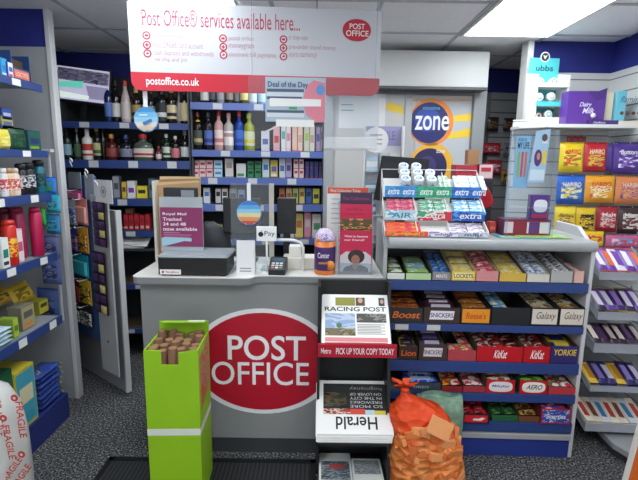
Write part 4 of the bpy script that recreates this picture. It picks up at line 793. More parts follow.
# third shelf
choc_box(2, 398.5, 417, 346, 362.5, 336, 'small dark brown box with orange lettering at the left of the third shelf', m_('35231f'), CBK, ftext('Lion', m_('e06a20'), None, .8, (.28, .72), .1, .05), 'dark bar with yellow ends in the small brown box on the third shelf', 3, 1, 'x', [pr('4a3068 2c2030 c8c030', 30)], m_('c8c428', .4), None)
choc_box(2, 418, 446.5, 344.5, 362, 334, 'dark brown box with a slanted white name plate on the third shelf', m_('43302c'), CBK, ftext('SNICKERS', m_('2c3060'), m_('dcd4d4'), .62, (.38, .66), .0), 'dark purple and white bar with yellow ends on the third shelf', 4, 1, 'x', [m_('584880', .35), m_('3c3040', .35)], m_('b8b830', .4), [m_('d4cce4'), m_('8878b8')])
choc_box(2, 447, 475.5, 350, 362, 336, 'open tray of red and pink packs on the third shelf', m_('b04048'), m_('3a3c42'), None, 'pink, red and green pack in the open tray left of the red boxes', 3, 2, 'x', [pr('d84850 f0c8c0 58a840', 35), pr('d85860 ecd8a0 c83038', 35)], m_('c8d040'), None, skip=((1, 0), (2, 0)))
for i, (a, b, l, l2) in enumerate(((476, 522, 'long bright red box with a white oval name on the third shelf', 'red, brown and white wafer bar in the long bright red box'), (522.5, 549, 'short bright red box with a white oval name beside the navy and yellow box', 'dark wafer bar in the short bright red box'))):
    def kf(fp, w, h): 
        MB().disc(0, h * .5, min(w * .4, .034), h * .36, -.0036, KRED, 24).build('red_oval', fp); T = MB(); q = min(w * .36, .033); T.text('KitKat', -q, q, h * .24, h * .78, -.0042, m_('f4ecec'), .03, shear=.2); T.build('lettering', fp)
    choc_box(2, a, b, 346.5, 361.5, 333, l, KRED, m_('5a4434'), kf, l2, 3, 3 if i == 0 else 2, 'x', [pr('8c2420 d8c8c0 2c1c18', 30), pr('b02c2c 3c2820 e0d0c8', 30), pr('3c2420 a83030 d0c0a8', 30)], None, None)
choc_box(2, 549.5, 577, 346, 362, 335, 'navy box with yellow lettering at the right end of the third shelf', m_('2a2468'), m_('6c3c20'), ftext('YORKIE', m_('e8c838'), None, .84, (.46, .82), .1), 'navy and yellow chocolate bar at the right end of the third shelf', 4, 1, 'x', [m_('2c2c74', .35), m_('d8b838', .35)], None, [m_('e0c848'), m_('2c3888')])
# fourth shelf
choc_box(3, 401, 440, 382.5, 396, 372, 'dark slate tray of blue packs partly behind the orange net sack', m_('3a4350'), m_('22262c'), ftext('OREO', m_('aab4c0'), None, .4, (.35, .65)), 'blue foil wrapped bar in the slate tray behind the orange sack', 4, 1, 'x', [pr('2c4cb0 88a4e0 203890', 25)], m_('2c3c98'), [m_('b8c8e8')])
choc_box(3, 441, 462, 386, 394, 373, 'low tray of red packs with a yellow pack on the fourth shelf', m_('8c1c24'), m_('5c2c2c'), None, 'red and yellow chocolate bar beside the slate tray on the fourth shelf', 3, 2, 'x', [pr('b82028 e0c030 8c1820', 30), pr('d03038 e8dcc8', 30)], None, None)
choc_box(3, 462.5, 485, 386, 394.5, 374, 'low tray of white and red packs on the fourth shelf', m_('a03038'), m_('5c4438'), None, 'white and red wrapped bar in the low tray on the fourth shelf', 4, 1, 'x', [pr('e4dcd8 c83840 f0ece8', 30), pr('d8d0c8 a8383c', 30)], None, None)
choc_box(3, 485.5, 514, 380, 395.5, 369, 'red tray with a white name panel in blue letters on the fourth shelf', KRED, m_('5c4a3c'), ftext('Milkybar', m_('2c4ca8'), m_('e8e0dc'), .62, (.4, .66), .1, .03, 'oval'), 'brown, red and white bar in the red tray with blue letters', 4, 1, 'x', [pr('a04038 e0d0b8 5c3828', 30), pr('c89868 e8dcc8', 30)], None, None)
choc_box(3, 518.5, 546.5, 380.5, 396, 369, 'red tray with a white panel and brown lettering on the fourth shelf', KRED, m_('2c4a34'), ftext('AERO', m_('4c3420'), m_('ece8e0'), .56, (.34, .7), .3, .02, 'oval'), 'green and dark chocolate bar in the red tray with brown lettering', 4, 1, 'x', [pr('286838 88c048 1c2c20', 30), pr('302420 58983c e4e0d8', 30)], None, None)
choc_box(3, 547.5, 575, 387, 397, 370, 'tray of stacked white, red and green packs ending the fourth shelf', m_('b83840'), m_('5c5048'), None, 'white, red and green pack stacked at the right end of the fourth shelf', 4, 2, 'x', [pr('e8e4e0 c82c38 3c9850', 28), pr('d8404c f0e4e0', 28)], None, None)
# bottom shelf
def mf(fp, w, h):
    MB().rect(-w * .42, w * .42, h * .08, h * .9, -.0036, m_('d0202c', .4)).build('red_panel', fp); T = MB().plate([(-w * .12, h * .3), (w * .2, h * .28), (w * .34, h * .6), (w * .2, h * .66), (w * .1, h * .52), (-w * .1, h * .52)], -.0042, m_('f0e4e0')); T.build('white_splash', fp)
choc_box(4, 461, 488.5, 414, 432.5, 404, 'black edged red box with a white splash at the left of the bottom shelf', m_('1c1416'), m_('2c2022'), mf, 'red and dark wrapped bar in the black edged red box on the bottom shelf', 3, 2, 'x', [pr('b01c28 2c1418 d87070', 30)], None, None, d0=-.03)
choc_box(4, 491, 517.5, 415, 422.5, 403, 'green open box with low cut front on the bottom shelf', m_('1f5c34'), m_('1c5430'), None, 'dark green foil pack in the green open box on the bottom shelf', 3, 2, 'x', [pr('1c4028 58884c 10281c', 30)], None, None)
choc_box(4, 518, 539.5, 416, 422.5, 403, 'tray of brown and gold bars on the bottom shelf', m_('6c4424'), m_('4a3424'), None, 'brown and gold chocolate bar on the bottom shelf', 4, 1, 'x', [pr('5c3820 c89848 2c1c14 e0c890', 28)], None, None)
choc_box(4, 539.5, 569, 408.5, 426, 401, 'red tray with a white dotted blue panel ending the bottom shelf', KRED, m_('5c2028'), ftext('Smarties', m_('f0f0f4'), pr('2c48a0 2c48a0 d8dcec', 110), .66, (.36, .66), .15, .03, 'panel'), 'blue and red sweet tube in the red tray with white dots', 3, 1, 'x', [pr('2c48a0 c83040 e8e8ec', 28)], None, None, catb='sweet tube', d0=-.02)
# price tickets on the strips
for i, xs_ in tickets.items():
    st = [o for o in bpy.data.objects if o.name.startswith('price_strip') and o.parent and o.parent.parent and o.parent.parent.name.startswith('confectionery')][i]
    for px in xs_:
        x = CH.X(px, 300); za, zb = CHZ[i]; MB().box(x, x + .07, -.014, -.012, zb + .004, za - .002, m_('c8c6c0', .5)).build('price_ticket', st)
tg = thing('shelf_tag', 'small white and red shelf tag sticking out at the left end of the second shelf', 'tag', CH.w(.012, -.03, CH.Z(396, 334, -.03)), CH.yaw, rot=(0, -.15, CH.yaw))
MB().box(-.004, .004, 0, .002, 0, .06, wb).build('stem', tg); MB().lathe([(.001, 0), (.012, .02), (.010, .04), (.001, .045)], m_('d02848', .4), 10, sy=.3).build('red_bead', tg)
# ================================================================ chewing gum display on top of the unit
gx0, gx1 = CH.X(384.5, 236, .0), CH.X(489, 236, .0)
gt = thing('gum_display', 'three tiered white wire rack of chewing gum with bright strips standing on the unit', 'display rack', CH.w(gx0, .0, CHTOP + .002), CH.yaw)
GW = gx1 - gx0
TI = [(.0, 232, 242.5, 221), (.085, 211, 221.5, 198), (.17, 187, 198.5, 174)]
STR = [[('e8402c d88838 e03c58', 385, 428, 'tropical', m_('f0c830')), ('e8e4f0 9c8cc0 dcd8ec', 428, 458, 'white', m_('584898')), ('b8c0d0 d8dce4 8c98b0', 458, 489, 'mint', m_('44506c'))],
       [('b8dce8 e4f0f4 5cb0c8', 385, 418, 'AIR', m_('2c88b0')), ('d03040 e8e8e4 48a878', 418, 452, 'extra', m_('f0f0f0')), ('2858b8 50a0e0 2858b8', 452, 489, 'extra', m_('f0f4f8'))],
       [('2c8cd0 48a4e0 2c8cd0', 385, 417, 'extra  extra', m_('f4f8fc')), ('28a070 3cb888 28a070', 417, 452, 'extra  extra', m_('f4f8fc')), ('2868c0 3c88d8 2868c0', 452, 489, 'extra  extra', m_('f4f8fc'))]]
TZ = []
for k, (d, ya, yb, yc) in enumerate(TI):
    za, zb = CH.Z(440, ya, d), CH.Z(440, yb, d); zr_ = CH.Z(440, yc, d + .09); TZ.append((d, za, zb, zr_))
    b0 = zb - CHTOP + .002; a0 = za - CHTOP
    if k == 0: b0 = max(b0, .002)
    m = MB().hexa([(0, d, b0), (GW, d, b0), (GW, d + .1, zr_ - CHTOP - .035), (0, d + .1, zr_ - CHTOP - .035)], [(0, d, b0 + .004), (GW, d, b0 + .004), (GW, d + .1, zr_ - CHTOP - .03), (0, d + .1, zr_ - CHTOP - .03)], wb)
    for x in (0, GW * .315, GW * .63, GW - .004): m.prism_x([(d, b0), (d + .1, zr_ - CHTOP - .03), (d + .1, zr_ - CHTOP + .008), (d, a0 - .002)], x, x + .004, m_('dcdcd8', .5))
    tr = m.build('tier', gt)
    for j, (cs_, p0, p1, s, tm) in enumerate(STR[k]):
        xa, xb = CH.X(p0, ya, d) - gx0, CH.X(p1, ya, d) - gx0
        f = MB().box(max(0, xa), min(GW, xb) - .001, d - .006, d, b0, a0, pr(cs_, 18, .3, (1, 1, 2))).build('front_strip', tr, bev=.002)
        T = MB(); w = (xb - xa); hh = a0 - b0
        if 'extra' in s and '  ' in s:
            for q in (.08, .55): T = MB(); T.text('extra', xa + w * q, xa + w * (q + .36), b0 + hh * .25, b0 + hh * .75, d - .0068, tm, .03, shear=.2); T.build('lettering', f)
        else:
            T.text(s, xa + w * .2, xa + w * .8, b0 + hh * .25, b0 + hh * .75, d - .0068, tm, .03, shear=.15); T.build('lettering', f)
for x in (0.002, GW - .002):
    MB().tube([(x, .27, .0), (x, .27, TZ[2][3] - CHTOP + .02), (x, .17, TZ[2][1] - CHTOP + .01)], .0025, m_('d0d0d0', .3)).build('wire_upright', gt)
MB().tube([(.002, .27, TZ[2][3] - CHTOP + .02), (GW - .002, .27, TZ[2][3] - CHTOP + .02)], .0025, m_('d0d0d0', .3)).build('wire_rail', gt)
def gum(k, p0, p1, rows, cols, mats, label):
    d, za, zb, zr_ = TZ[k]; x0, x1 = CH.X(p0, 220, d), CH.X(p1, 220, d)
    bars(CH, label, label, 'gum pack', x0 + .003, x1 - .003, d + .008, za - .022, d + .095, zr_ - .018, rows, cols, 'x', mats, None, None, t=.012, name='gum_pack', flat=True, jit=.2)
gum(0, 386, 424, 3, 1, [pr('e86838 d83860 e8b040', 40)], 'red and orange pack on the left of the lowest gum tier')
gum(0, 452, 488, 3, 2, [pr('d0ccd8 a89cb4 8c4858', 50)], 'grey and pink gum pack on the right of the lowest gum tier')
gum(1, 387, 416, 3, 2, [pr('c84868 e898a8 b03050', 50)], 'pink gum pack on the left of the middle gum tier')
gum(1, 420, 450, 3, 2, [pr('58a080 d0e4d8 388068', 50)], 'green and white gum pack in the middle of the middle gum tier')
gum(1, 454, 487, 3, 2, [pr('58a8d8 e0eef4 2878b8', 50)], 'blue and white gum pack on the right of the middle gum tier')
gum(2, 438, 449, 2, 1, [pr('d8e4d0 60b090 f0f0ec', 50)], 'pale green gum pack beside the white tubs on the top gum tier')
gum(2, 453, 486, 2, 2, [pr('a8d0e8 e8f0f4 4890d0', 50)], 'pale blue gum pack on the right of the top gum tier')
d = .215
xs_ = [405, 418, 430.5]; zt0 = CH.Z(418, 187.5, d)
for j, px in enumerate(xs_):
    x = CH.X(px, 180, d); r = .027; hh = .05
    for n in range(3 if j < 2 else 2):
        o = thing('gum_tub', 'white gum tub with a blue mark in the %s stack on the top gum tier' % ('left', 'middle', 'right')[j], 'tub', CH.w(x, d + .048 * n, zt0 + .012 + .034 * n), 0, 'white gum tubs, %s stack' % ('left', 'middle', 'right')[j], rot=(.6, 0, CH.yaw))
        MB().lathe([(r * .95, 0), (r, .003), (r, hh * .66), (r * .96, hh * .7)], m_('e4e6e8', .35), 16).build('tub', o)
        l = MB().lathe([(r * 1.0, hh * .7), (r * 1.03, hh * .74), (r * 1.03, hh * .96), (r * .98, hh)], m_('f0f2f2', .3), 16).build('lid', o)
        MB().add([(r * .62 * math.cos(a), r * .62 * math.sin(a), hh + .0006) for a in [2 * PI * q / 14 for q in range(14)]], [tuple(range(14))], pr('3c88c0 dce8f0', 80)).build('lid_mark', l)
        MB().lathe([(r * 1.006, hh * .15), (r * 1.01, hh * .17), (r * 1.01, hh * .5), (r * 1.006, hh * .52)], pr('d8e4ec 3a90c8 e8eef2', 45), 16).build('sleeve', o)
# ================================================================ things on the counter
ZT = zt + .0
def cn(px, d, z=None): return CN.w(CN.X(px, 270, d), d, ZT if z is None else z)
AC = clear('eef4f8', .16)
# black coin box with a clear topped lid
xa, xb = CN.X(158, 270, -.045), CN.X(227, 270, -.045); h = CN.Z(190, 257.5, -.045) - ZT
o = thing('till_box', 'black box with a flat grey lid at the left of the counter top', 'box', CN.w(xa, -.045, ZT))
w = xb - xa
MB().box(0, w, 0, .20, .006, h, BLACK).build('box_body', o, bev=.006)
MB().hexa([(-.002, -.004, h), (w + .004, -.004, h), (w + .008, .215, h), (.0, .215, h)], [(.004, .0, h + .012), (w - .004, .0, h + .012), (w, .21, h + .012), (.006, .21, h + .012)], mt('8f959a', .25)).build('lid', o)
f = MB().rect(CN.X(160, 274, -.047) - xa, CN.X(181, 274, -.047) - xa, .008, .034, -.0015, WHITE).build('label', o)
T = MB(); T.text('Parcelforce', CN.X(166, 274, -.047) - xa, CN.X(179, 274, -.047) - xa, .016, .026, -.0022, mt('b03048'), .02); T.lathe([(.006, 0), (.006, -.001)], RED, 10, (CN.X(163, 274, -.047) - xa, -.0015, .021), 'y'); T.build('lettering', f)
for x in (.02, w - .02):
    for y in (.02, .18): MB().lathe([(.008, 0), (.01, .006)], BLACK, 8, (x, y, 0)).build('foot', o)
zlid = ZT + h + .0125
# magenta leaflet in an acrylic stand on the lid
SGN = Frame(0, 2.26 + .06); xa, xb = SGN.X(160, 220), SGN.X(203, 220); zz = SGN.Z(182, 197); 
o = thing('acrylic_sign_stand', 'clear acrylic stand with a magenta tracked delivery notice on the black box', 'sign', SGN.w(xa, 0, zlid))
w = xb - xa; H = zz - zlid
MB().box(0, w, 0, .004, 0, H, clear('eef4f8', .3)).box(0, w, 0, .06, 0, .004, AC).build('acrylic_stand', o)
z0 = SGN.Z(182, 246.5) - zlid; z1 = SGN.Z(182, 207.5) - zlid
z0 = max(z0, .003)
f = MB().rect(.002, w - .002, z0, z1, -.0015, mt('862f5e', .5)).build('notice', o)
T = MB()
for k, s in enumerate(('Royal Mail', 'Tracked', '24 and 48', 'now available')):
    zz_ = z1 - (z1 - z0) * (.13 + .125 * k); T = MB(); T.text(s, w * .07, w * (.62, .50, .60, .86)[k], zz_ - .017, zz_, -.0022, mt('f2eaf0'), .05); T.build('lettering', f)
for k in range(4): MB().rect(w * .08, w * (.35, .45, .72, .68)[k], z0 + (z1 - z0) * (.40 - .055 * k), z0 + (z1 - z0) * (.40 - .055 * k) + .004, -.0021, mt('b8809c')).build('text_line', f)
MB().plate([(w * .02, z0 + .0), (w * .12, z0 + .004), (w * .55, z0 + .03), (w * .72, z0 + .028), (w * .72, z0 + .045), (w * .1, z0 + .05), (w * .02, z0 + .045)], -.0021, mt('9cc4d4')).build('hand_picture', f)
# brown envelopes and a dark tray behind
EV = Frame(0, 2.26 + .22)
o = thing('envelope_holder', 'upright holder of brown and white envelopes behind the magenta notice', 'envelope holder', EV.w(EV.X(154, 230), 0, ZT))
wv = EV.X(198, 230) - EV.X(154, 230); hv = EV.Z(175, 177) - ZT
MB().box(0, .014, .0, .10, 0, EV.Z(156, 181) - ZT, mt('d4cec0', .6)).build('side_wall', o)
MB().box(.014, wv, .095, .10, 0, hv * .7, mt('8c8c88', .5)).build('back_wall', o)
for i in range(4): 
    e = MB().hexa([(.02, .03 + .014 * i, .002), (wv - .01, .03 + .014 * i, .002), (wv - .01, .036 + .014 * i, .002), (.02, .036 + .014 * i, .002)], [(.015, .045 + .014 * i, hv * (.90 + .033 * i)), (wv - .0, .045 + .014 * i, hv * (.94 + .02 * i)), (wv - .0, .05 + .014 * i, hv * (.94 + .02 * i)), (.015, .05 + .014 * i, hv * (.90 + .033 * i))], [mt('b8946a', .8), mt('cbb48c', .8), mt('a47c50', .8), mt('d0b890', .8)][i]).build('envelope', loc=EV.w(EV.X(154, 230), 0, ZT))
    tag(e, ['brown envelope at the front of the upright holder', 'light tan envelope second in the upright holder', 'darker brown envelope third in the upright holder', 'tallest buff envelope at the back of the upright holder'][i], 'envelope')
xa, xb = EV.X(165, 190, -.03), EV.X(197, 190, -.03); za, zb = EV.Z(180, 198, -.03), EV.Z(180, 187.5, -.03)
o = thing('card_rack', 'dark grey box with small cards behind the top of the magenta notice', 'box', EV.w(xa, -.06, ZT))
MB().box(0, xb - xa, 0, .05, 0, zb - ZT, mt('2a2c30', .5)).build('box_body', o, bev=.003); MB().rect((xb - xa) * .55, (xb - xa) * .95, za - ZT + .01, zb - ZT - .012, -.001, mt('8a8c92')).build('card', o)
# dark hunched parcel bag behind the sign
o = MB(); o.lathe([(.10, 0), (.13, .06), (.12, .14), (.08, .2), (.03, .23)], mt('23262c', .6, 0, .2, 20), 14, sy=.5)
tag(o.build('parcel_sack', loc=EV.w(EV.X(211, 240, .12), .10, ZT)), 'dark grey sack slumped on the counter right of the magenta notice', 'sack')
o = thing('paper_wad', 'crumpled white and pink papers lying on the counter below the left black screen', 'papers', cn(221, .22))
for k in range(3): MB().hexa([(-.08 + .02 * k, -.04, .012 * k), (.08, -.05, .012 * k), (.09, .05, .012 * k), (-.07, .05, .012 * k)], [(-.08, -.04, .012 * k + .003), (.06, -.03, .012 * k + .03), (.09, .05, .012 * k + .006), (-.05, .05, .012 * k + .02)], mt(['d8d4d0', 'd8a8a0', 'e8e6e2'][k], .7)).build('sheet', o)
# screens on the staff side
def screen(label, px0, px1, py0, py1, d, yaw=0, tilt=0, zbase=None, front=None):
    F = Frame(0, 2.26 + d); xa, xb, za, zb = F.X(px0, 215), F.X(px1, 215), F.Z((px0 + px1) / 2, py1), F.Z((px0 + px1) / 2, py0); zb_ = ZT if zbase is None else zbase
    o = thing('monitor', label, 'monitor', F.w((xa + xb) / 2, 0, zb_), yaw); w = (xb - xa) / 2
    MB().box(-w, w, 0, .035, za - zb_, zb - zb_, mt('17181a', .4)).build('case', o, bev=.005)
    MB().box(-.02, .02, .03, .05, .01, (za + zb) / 2 - zb_, BLACK).build('neck', o); MB().box(-.08, .08, -.03, .10, 0, .012, BLACK).build('base', o)
    MB().box(-w * .5, w * .5, -.004, .0, (za * .45 + zb * .55) - zb_ - .02, (za * .45 + zb * .55) - zb_ + .02, mt('202124', .5)).build('back_vent', o); return o
screen('back of the left black screen behind the colourful round sticker', 223, 260, 198, 233, .28, .0)
screen('back of the right black screen beside the clear panel edge', 277, 296, 198, 234, .30, .0)
# acrylic screen standing on the counter with sticker, and hanging acrylic screen
PA = Frame(0, 2.26 + .12); xa, xb = PA.X(231, 230), PA.X(274, 230); zz = PA.Z(240, 183)
o = thing('acrylic_screen', 'clear acrylic screen standing on the counter with a milky right edge', 'screen', PA.w(xa, 0, ZT))
MB().box(0, xb - xa - .012, 0, .004, .0, zz - ZT, clear('f2f6f8', .06)).build('clear_sheet', o)
MB().box(xb - xa - .026, xb - xa, -.001, .005, 0, zz - ZT, clear('d8d4c8', .62, .4)).build('milky_edge', o)
MB().box(.01, .05, -.03, .06, 0, .008, AC).build('foot', o); MB().box(xb - xa - .07, xb - xa - .03, -.03, .06, 0, .008, AC).build('foot', o)
def disc_sticker(label, px, py, rpx, F, cols, stem=None, name='round_sticker', z0=None):
    x, z = F.hit(px, py); r = F.X(px + rpx, py) - x
    o = thing(name, label, 'sticker', F.w(x, 0, z)); MB().disc(0, 0, r, r, 0, mt(cols[0], .4), 30).disc(0, 0, r, r, .002, WHITE, 30).build('disc', o)
    n = len(cols)
    for k in range(1, n):
        zc = r * .96 * (1 - 2 * (k / n)); c = math.sqrt(max(0, (r * .96) ** 2 - zc ** 2)); a0 = math.atan2(zc, -c); a1 = math.atan2(zc, c)
        if a0 > a1: a0 -= 2 * PI
        MB().plate([(r * .96 * math.cos(a0 + (a1 - a0) * q / 14), r * .96 * math.sin(a0 + (a1 - a0) * q / 14) + .012 * (.5 if q % 3 else 0) * (0 if q in (0, 14) else 1)) for q in range(15)], -.0006 * k, mt(cols[k], .4)).build('printed_area', o)
    if stem: MB().box(-.010, .010, .003, .005, r * .8, F.Z(px, stem) - z, mt('e8eaec', .4)).build('stem', o)
    return o
SB = Frame(0, 2.26 + .115)
o = disc_sticker('round sticker with blue sky above orange figures hanging on the clear counter screen', 249, 213, 12.5, SB, ['3c78c0', '58a0d8', '88c4dc', 'd8cc98', 'd8905c', 'c05038'], 183)
q = HS.w(HS.X(146, 100, .02), .02, 0); SA = Frame(0, q.y)
o = disc_sticker('round pale blue and sand coloured disc hanging on a white stick below the red sign', 146, 119.5, 12.3, SA, ['3c88c0', '68acd4', '8cc0d8', 'd0ccc0', 'd0b898'], 91, 'hanging_disc')
T = MB(); T.rect(-.03, .01, .018, .023, -.006, wb); T.build('printed_line', o); T = MB(); T.plate([(-.01, -.028), (.032, -.008), (.026, .004), (-.016, -.014)], -.006, mt('3c6cb0')).build('picture', o)
# hanging acrylic panel with the deal poster
PB = Frame(0, 2.12, 0, math.radians(2)); xa, xb, za, zb = PB.X(248, 100), PB.X(379, 100), PB.Z(310, 150), PB.Z(310, 77.5)
o = thing('acrylic_screen', 'clear hanging acrylic screen in front of the red sign band', 'screen', PB.w(xa, 0, za), PB.yaw)
MB().box(0, xb - xa, 0, .004, 0, zb - za, clear('f4f6f8', .05)).build('clear_sheet', o)
for x in (.02, xb - xa - .02): MB().tube([(x, .002, zb - za), (x, .002, ZC - za - .002)], .0012, clear('e8eef0', .35)).build('hanging_line', o)
MB().plate([(PB.X(324, 140) - xa, PB.Z(324, 148) - za), (xb - xa - .004, PB.Z(370, 148) - za), (xb - xa - .004, PB.Z(370, 137) - za), (PB.X(324, 140) - xa, PB.Z(324, 137) - za)], -.001, clear('ffffff', .35, .5)).build('milky_tape', o)
MB().plate([(PB.X(265, 131) - xa, PB.Z(265, 133) - za), (PB.X(281, 124) - xa, PB.Z(281, 125.5) - za), (PB.X(281, 124) - xa, PB.Z(281, 123.5) - za), (PB.X(265, 131) - xa, PB.Z(265, 131) - za)], -.001, clear('ffffff', .5, .5)).build('milky_tape', o)
pa = PB.hit(265.5, 121.5, -.003); pb = PB.hit(326, 78, -.003)
o = thing('deal_poster', 'pale blue and pink deal poster hanging in a clear pocket over the red sign band', 'poster', PB.w(pa[0], -.003, pa[1]), PB.yaw)
w, h = pb[0] - pa[0], pb[1] - pa[1]
def dp(px, py): q = PB.hit(px, py, -.003); return q[0] - pa[0], q[1] - pa[1]
MB().box(0, w, 0, .0015, 0, h, mt('a8bac8', .5)).build('sheet', o)
MB().plate([(w * .99, h * .0), (w * .99, h * .88), (w * .80, h * .95), (w * .68, h * .8), (w * .62, h * .5), (w * .68, h * .16), (w * .84, h * .0)], -.0008, mt('d88090', .5)).build('pink_area', o)
T = MB(); a = dp(268, 88.5); b = dp(308, 82); T.text('Deal of the Day', a[0], b[0], a[1], b[1], -.0016, mt('26386a'), .03); T.build('lettering', o)
for y0, y1, x1 in ((91.5, 89.3, 304), (99, 97, 302), (112.5, 110.5, 304)): a = dp(267, y0); b = dp(x1, y1); MB().rect(a[0], b[0], a[1], b[1], -.0012, mt('4c5870')).build('text_bar', o)
for y0, y1, x0, x1 in ((96, 92.5, 267, 303), (106, 99.5, 269, 302), (117, 113, 267, 304)): a = dp(x0, y0); b = dp(x1, y1); MB().rect(a[0], b[0], a[1], b[1], -.0010, mt('ccd4dc')).build('price_line', o)
a = dp(270, 106.5); b = dp(321, 99); MB().plate([(a[0], a[1]), (b[0], a[1] + .004), (b[0], b[1] - .002), (a[0], b[1])], -.002, WHITE).build('paper_patch', o)
p = dp(320.5, 90); MB().disc(p[0], p[1], .02, .023, -.0018, mt('5c90c8')).build('blue_badge', o)
a = dp(289, 109.5); b = dp(297, 107); MB().rect(a[0], b[0], a[1], b[1], -.0022, mt('4a9c68')).build('green_mark', o)
a = PB.hit(276, 126.5, -.004); b = PB.hit(314, 120, -.004); o2 = MB().rect(0, b[0] - a[0], 0, b[1] - a[1], 0, WHITE).rect(0, b[0] - a[0], 0, b[1] - a[1], .0008, WHITE).build('paper_strip', loc=PB.w(a[0], -.006, a[1]), yaw=PB.yaw); tag(o2, 'white paper strip stuck below the pale blue deal poster', 'paper strip')
# small counter things
o = thing('counter_card', 'small white card standing on the counter below the colourful round sticker', 'card', cn(245.5, .0)); a = CN.Z(245, 241, .0) - ZT; b = .047
MB().hexa([(-b, 0, 0), (b, 0, 0), (b, .002, 0), (-b, .002, 0)], [(-b, .02, a), (b, .02, a), (b, .022, a), (-b, .022, a)], mt('dcdcdc', .5)).hexa([(-b, .06, 0), (b, .06, 0), (b, .062, 0), (-b, .062, 0)], [(-b, .02, a), (b, .02, a), (b, .022, a), (-b, .022, a)], mt('cfcfcf', .5)).build('folded_card', o)
for k in range(2): MB().quad((-.03, .02 * (.016 + .014 * k) / a - .0012, .016 + .014 * k), (.03, .02 * (.016 + .014 * k) / a - .0012, .016 + .014 * k), (.03, .02 * (.022 + .014 * k) / a - .0012, .022 + .014 * k), (-.03, .02 * (.022 + .014 * k) / a - .0012, .022 + .014 * k), mt('8a8a8c')).build('text_line', o)
d = -.005; xa, xb = CN.X(268, 268, d), CN.X(285, 268, d); w = (xb - xa) / 2
o = thing('card_terminal', 'small black card payment terminal with keypad at the front of the counter', 'card terminal', CN.w((xa + xb) / 2, d, ZT), -.05)
MB().prism_x([(0, 0), (.12, 0), (.12, .075), (.085, .075), (0, .03)], -w, w, mt('1a1b1e', .35)).build('case', o, bev=.004)
def tq(x0, x1, s0, s1, off): 
    P = lambda x, s: (x, .085 * s - .465 * off, .03 + .045 * s + .885 * off); return [P(x0, s0), P(x1, s0), P(x1, s1), P(x0, s1)]
MB().quad(*tq(-w * .7, w * .7, .66, .95, .0012), mt('3c5468', .2)).build('screen', o)
for r in range(3):
    for c in range(3): MB().quad(*tq(-w * .7 + c * w * .48, -w * .7 + c * w * .48 + w * .36, .1 + .18 * r, .22 + .18 * r, .0015), mt(['c86860', 'd8d4d0', '5c8c78'][c] if r == 0 else 'b8b8ba', .4)).build('key', o)
q = Frame(0, 2.26 + .03); a = q.hit(256.5, 241); b = q.hit(276.5, 226.5)
o = thing('payment_sign', 'small white contactless payment sign on a stalk above the card terminal', 'sign', q.w((a[0] + b[0]) / 2, 0, ZT)); w = (b[0] - a[0]) / 2
MB().box(-w, w, 0, .004, a[1] - ZT, b[1] - ZT, mt('eceeee', .4)).build('panel', o, bev=.006); MB().tube([(0, .008, a[1] - ZT + .02), (0, .008, .006)], .005, wb).build('stalk', o); MB().lathe([(.03, 0), (.03, .005), (.0, .008)], wb, 14, (0, .008, 0)).build('base', o)
T = MB(); cz = (a[1] + b[1]) / 2 - ZT; T.text('Pay', -w * .2, w * .82, cz - .017, cz + .014, -.001, INK, .0); T.build('lettering', o)
MB().plate([(-w * .56 + .0125 * math.cos(t_) * (1 - .12 * math.cos(2 * t_ + PI)), cz - .003 + .0135 * math.sin(t_) * (1 - .18 * abs(math.cos(t_)) ** 8)) for t_ in [2 * PI * k / 20 for k in range(20)]], -.001, INK).build('apple_mark', o); MB().plate([(-w * .56, cz + .012), (-w * .56 + .008, cz + .019), (-w * .56 + .006, cz + .013)], -.001, INK).build('leaf_mark', o)
o = thing('pole_arm', 'white curved arm reaching from the payment sign to the till printer', 'stand', cn(303, .10)); ax_ = CN.X(277, 240, .10) - CN.X(303, 240, .10); az = CN.Z(290, 240, .1) - ZT
MB().tube([(ax_, 0, az), (ax_ * .4, 0, az), (ax_ * .12, 0, az - .012), (0, 0, az - .04), (0, 0, 0)], .008, mt('dcdcd8', .35), 10).build('arm', o)
o = thing('receipt_printer', 'cream receipt printer with a paper roll behind the card terminal', 'printer', cn(299, .13)); w = CN.X(316, 260, .1) - CN.X(299, 260, .1); a = CN.Z(299, 258, .13) - ZT; b = CN.Z(299, 247, .13) - ZT
MB().box(-w, w, 0, .12, 0, a, mt('d2cfc4', .5)).build('case', o, bev=.006); MB().box(-w * .62, w * .1, .02, .09, a, b, mt('e4e2da', .5)).build('paper_roll_cover', o, bev=.005)
# collecting tub
d = .06; x = CN.X(325, 250, d); r = CN.X(335.5, 250, d) - x; hA = CN.Z(325, 240, d) - ZT; hB = CN.Z(325, 229, d) - ZT
o = thing('collecting_tub', 'orange and purple round tub with a clear lid left of the leaflet holder', 'tub', CN.w(x, d, ZT))
MB().lathe([(r * .95, 0), (r, .004), (r, hA)], mt('d8742c', .4), 18).build('tub', o)
MB().lathe([(r * 1.008, hA * .14), (r * 1.012, hA * .15), (r * 1.012, hA * .82), (r * 1.008, hA * .83)], mt('43265e', .4), 18).build('purple_sleeve', o)
T = MB(); T.text('Cancer', -r * .7, r * .4, hA * .52, hA * .68, -r * 1.03, mt('e8e0f0'), .02); T.rect(-r * .6, r * .3, hA * .34, hA * .40, -r * 1.03, mt('b08038')); T.build('lettering', o)
MB().lathe([(r * .45, 0), (r * .45, -.002)], mt('e08a30'), 12, (r * .5, -r * .93, hA * .3), 'y').build('orange_spot', o)
MB().lathe([(r * 1.02, hA), (r * 1.02, hA + .008), (r * .95, hA + (hB - hA) * .5), (r * .6, hB), (0, hB + .004)], pr('c0b4cc 8c78b4 d8d0dc d88848', 30, .25), 18).build('lid', o)
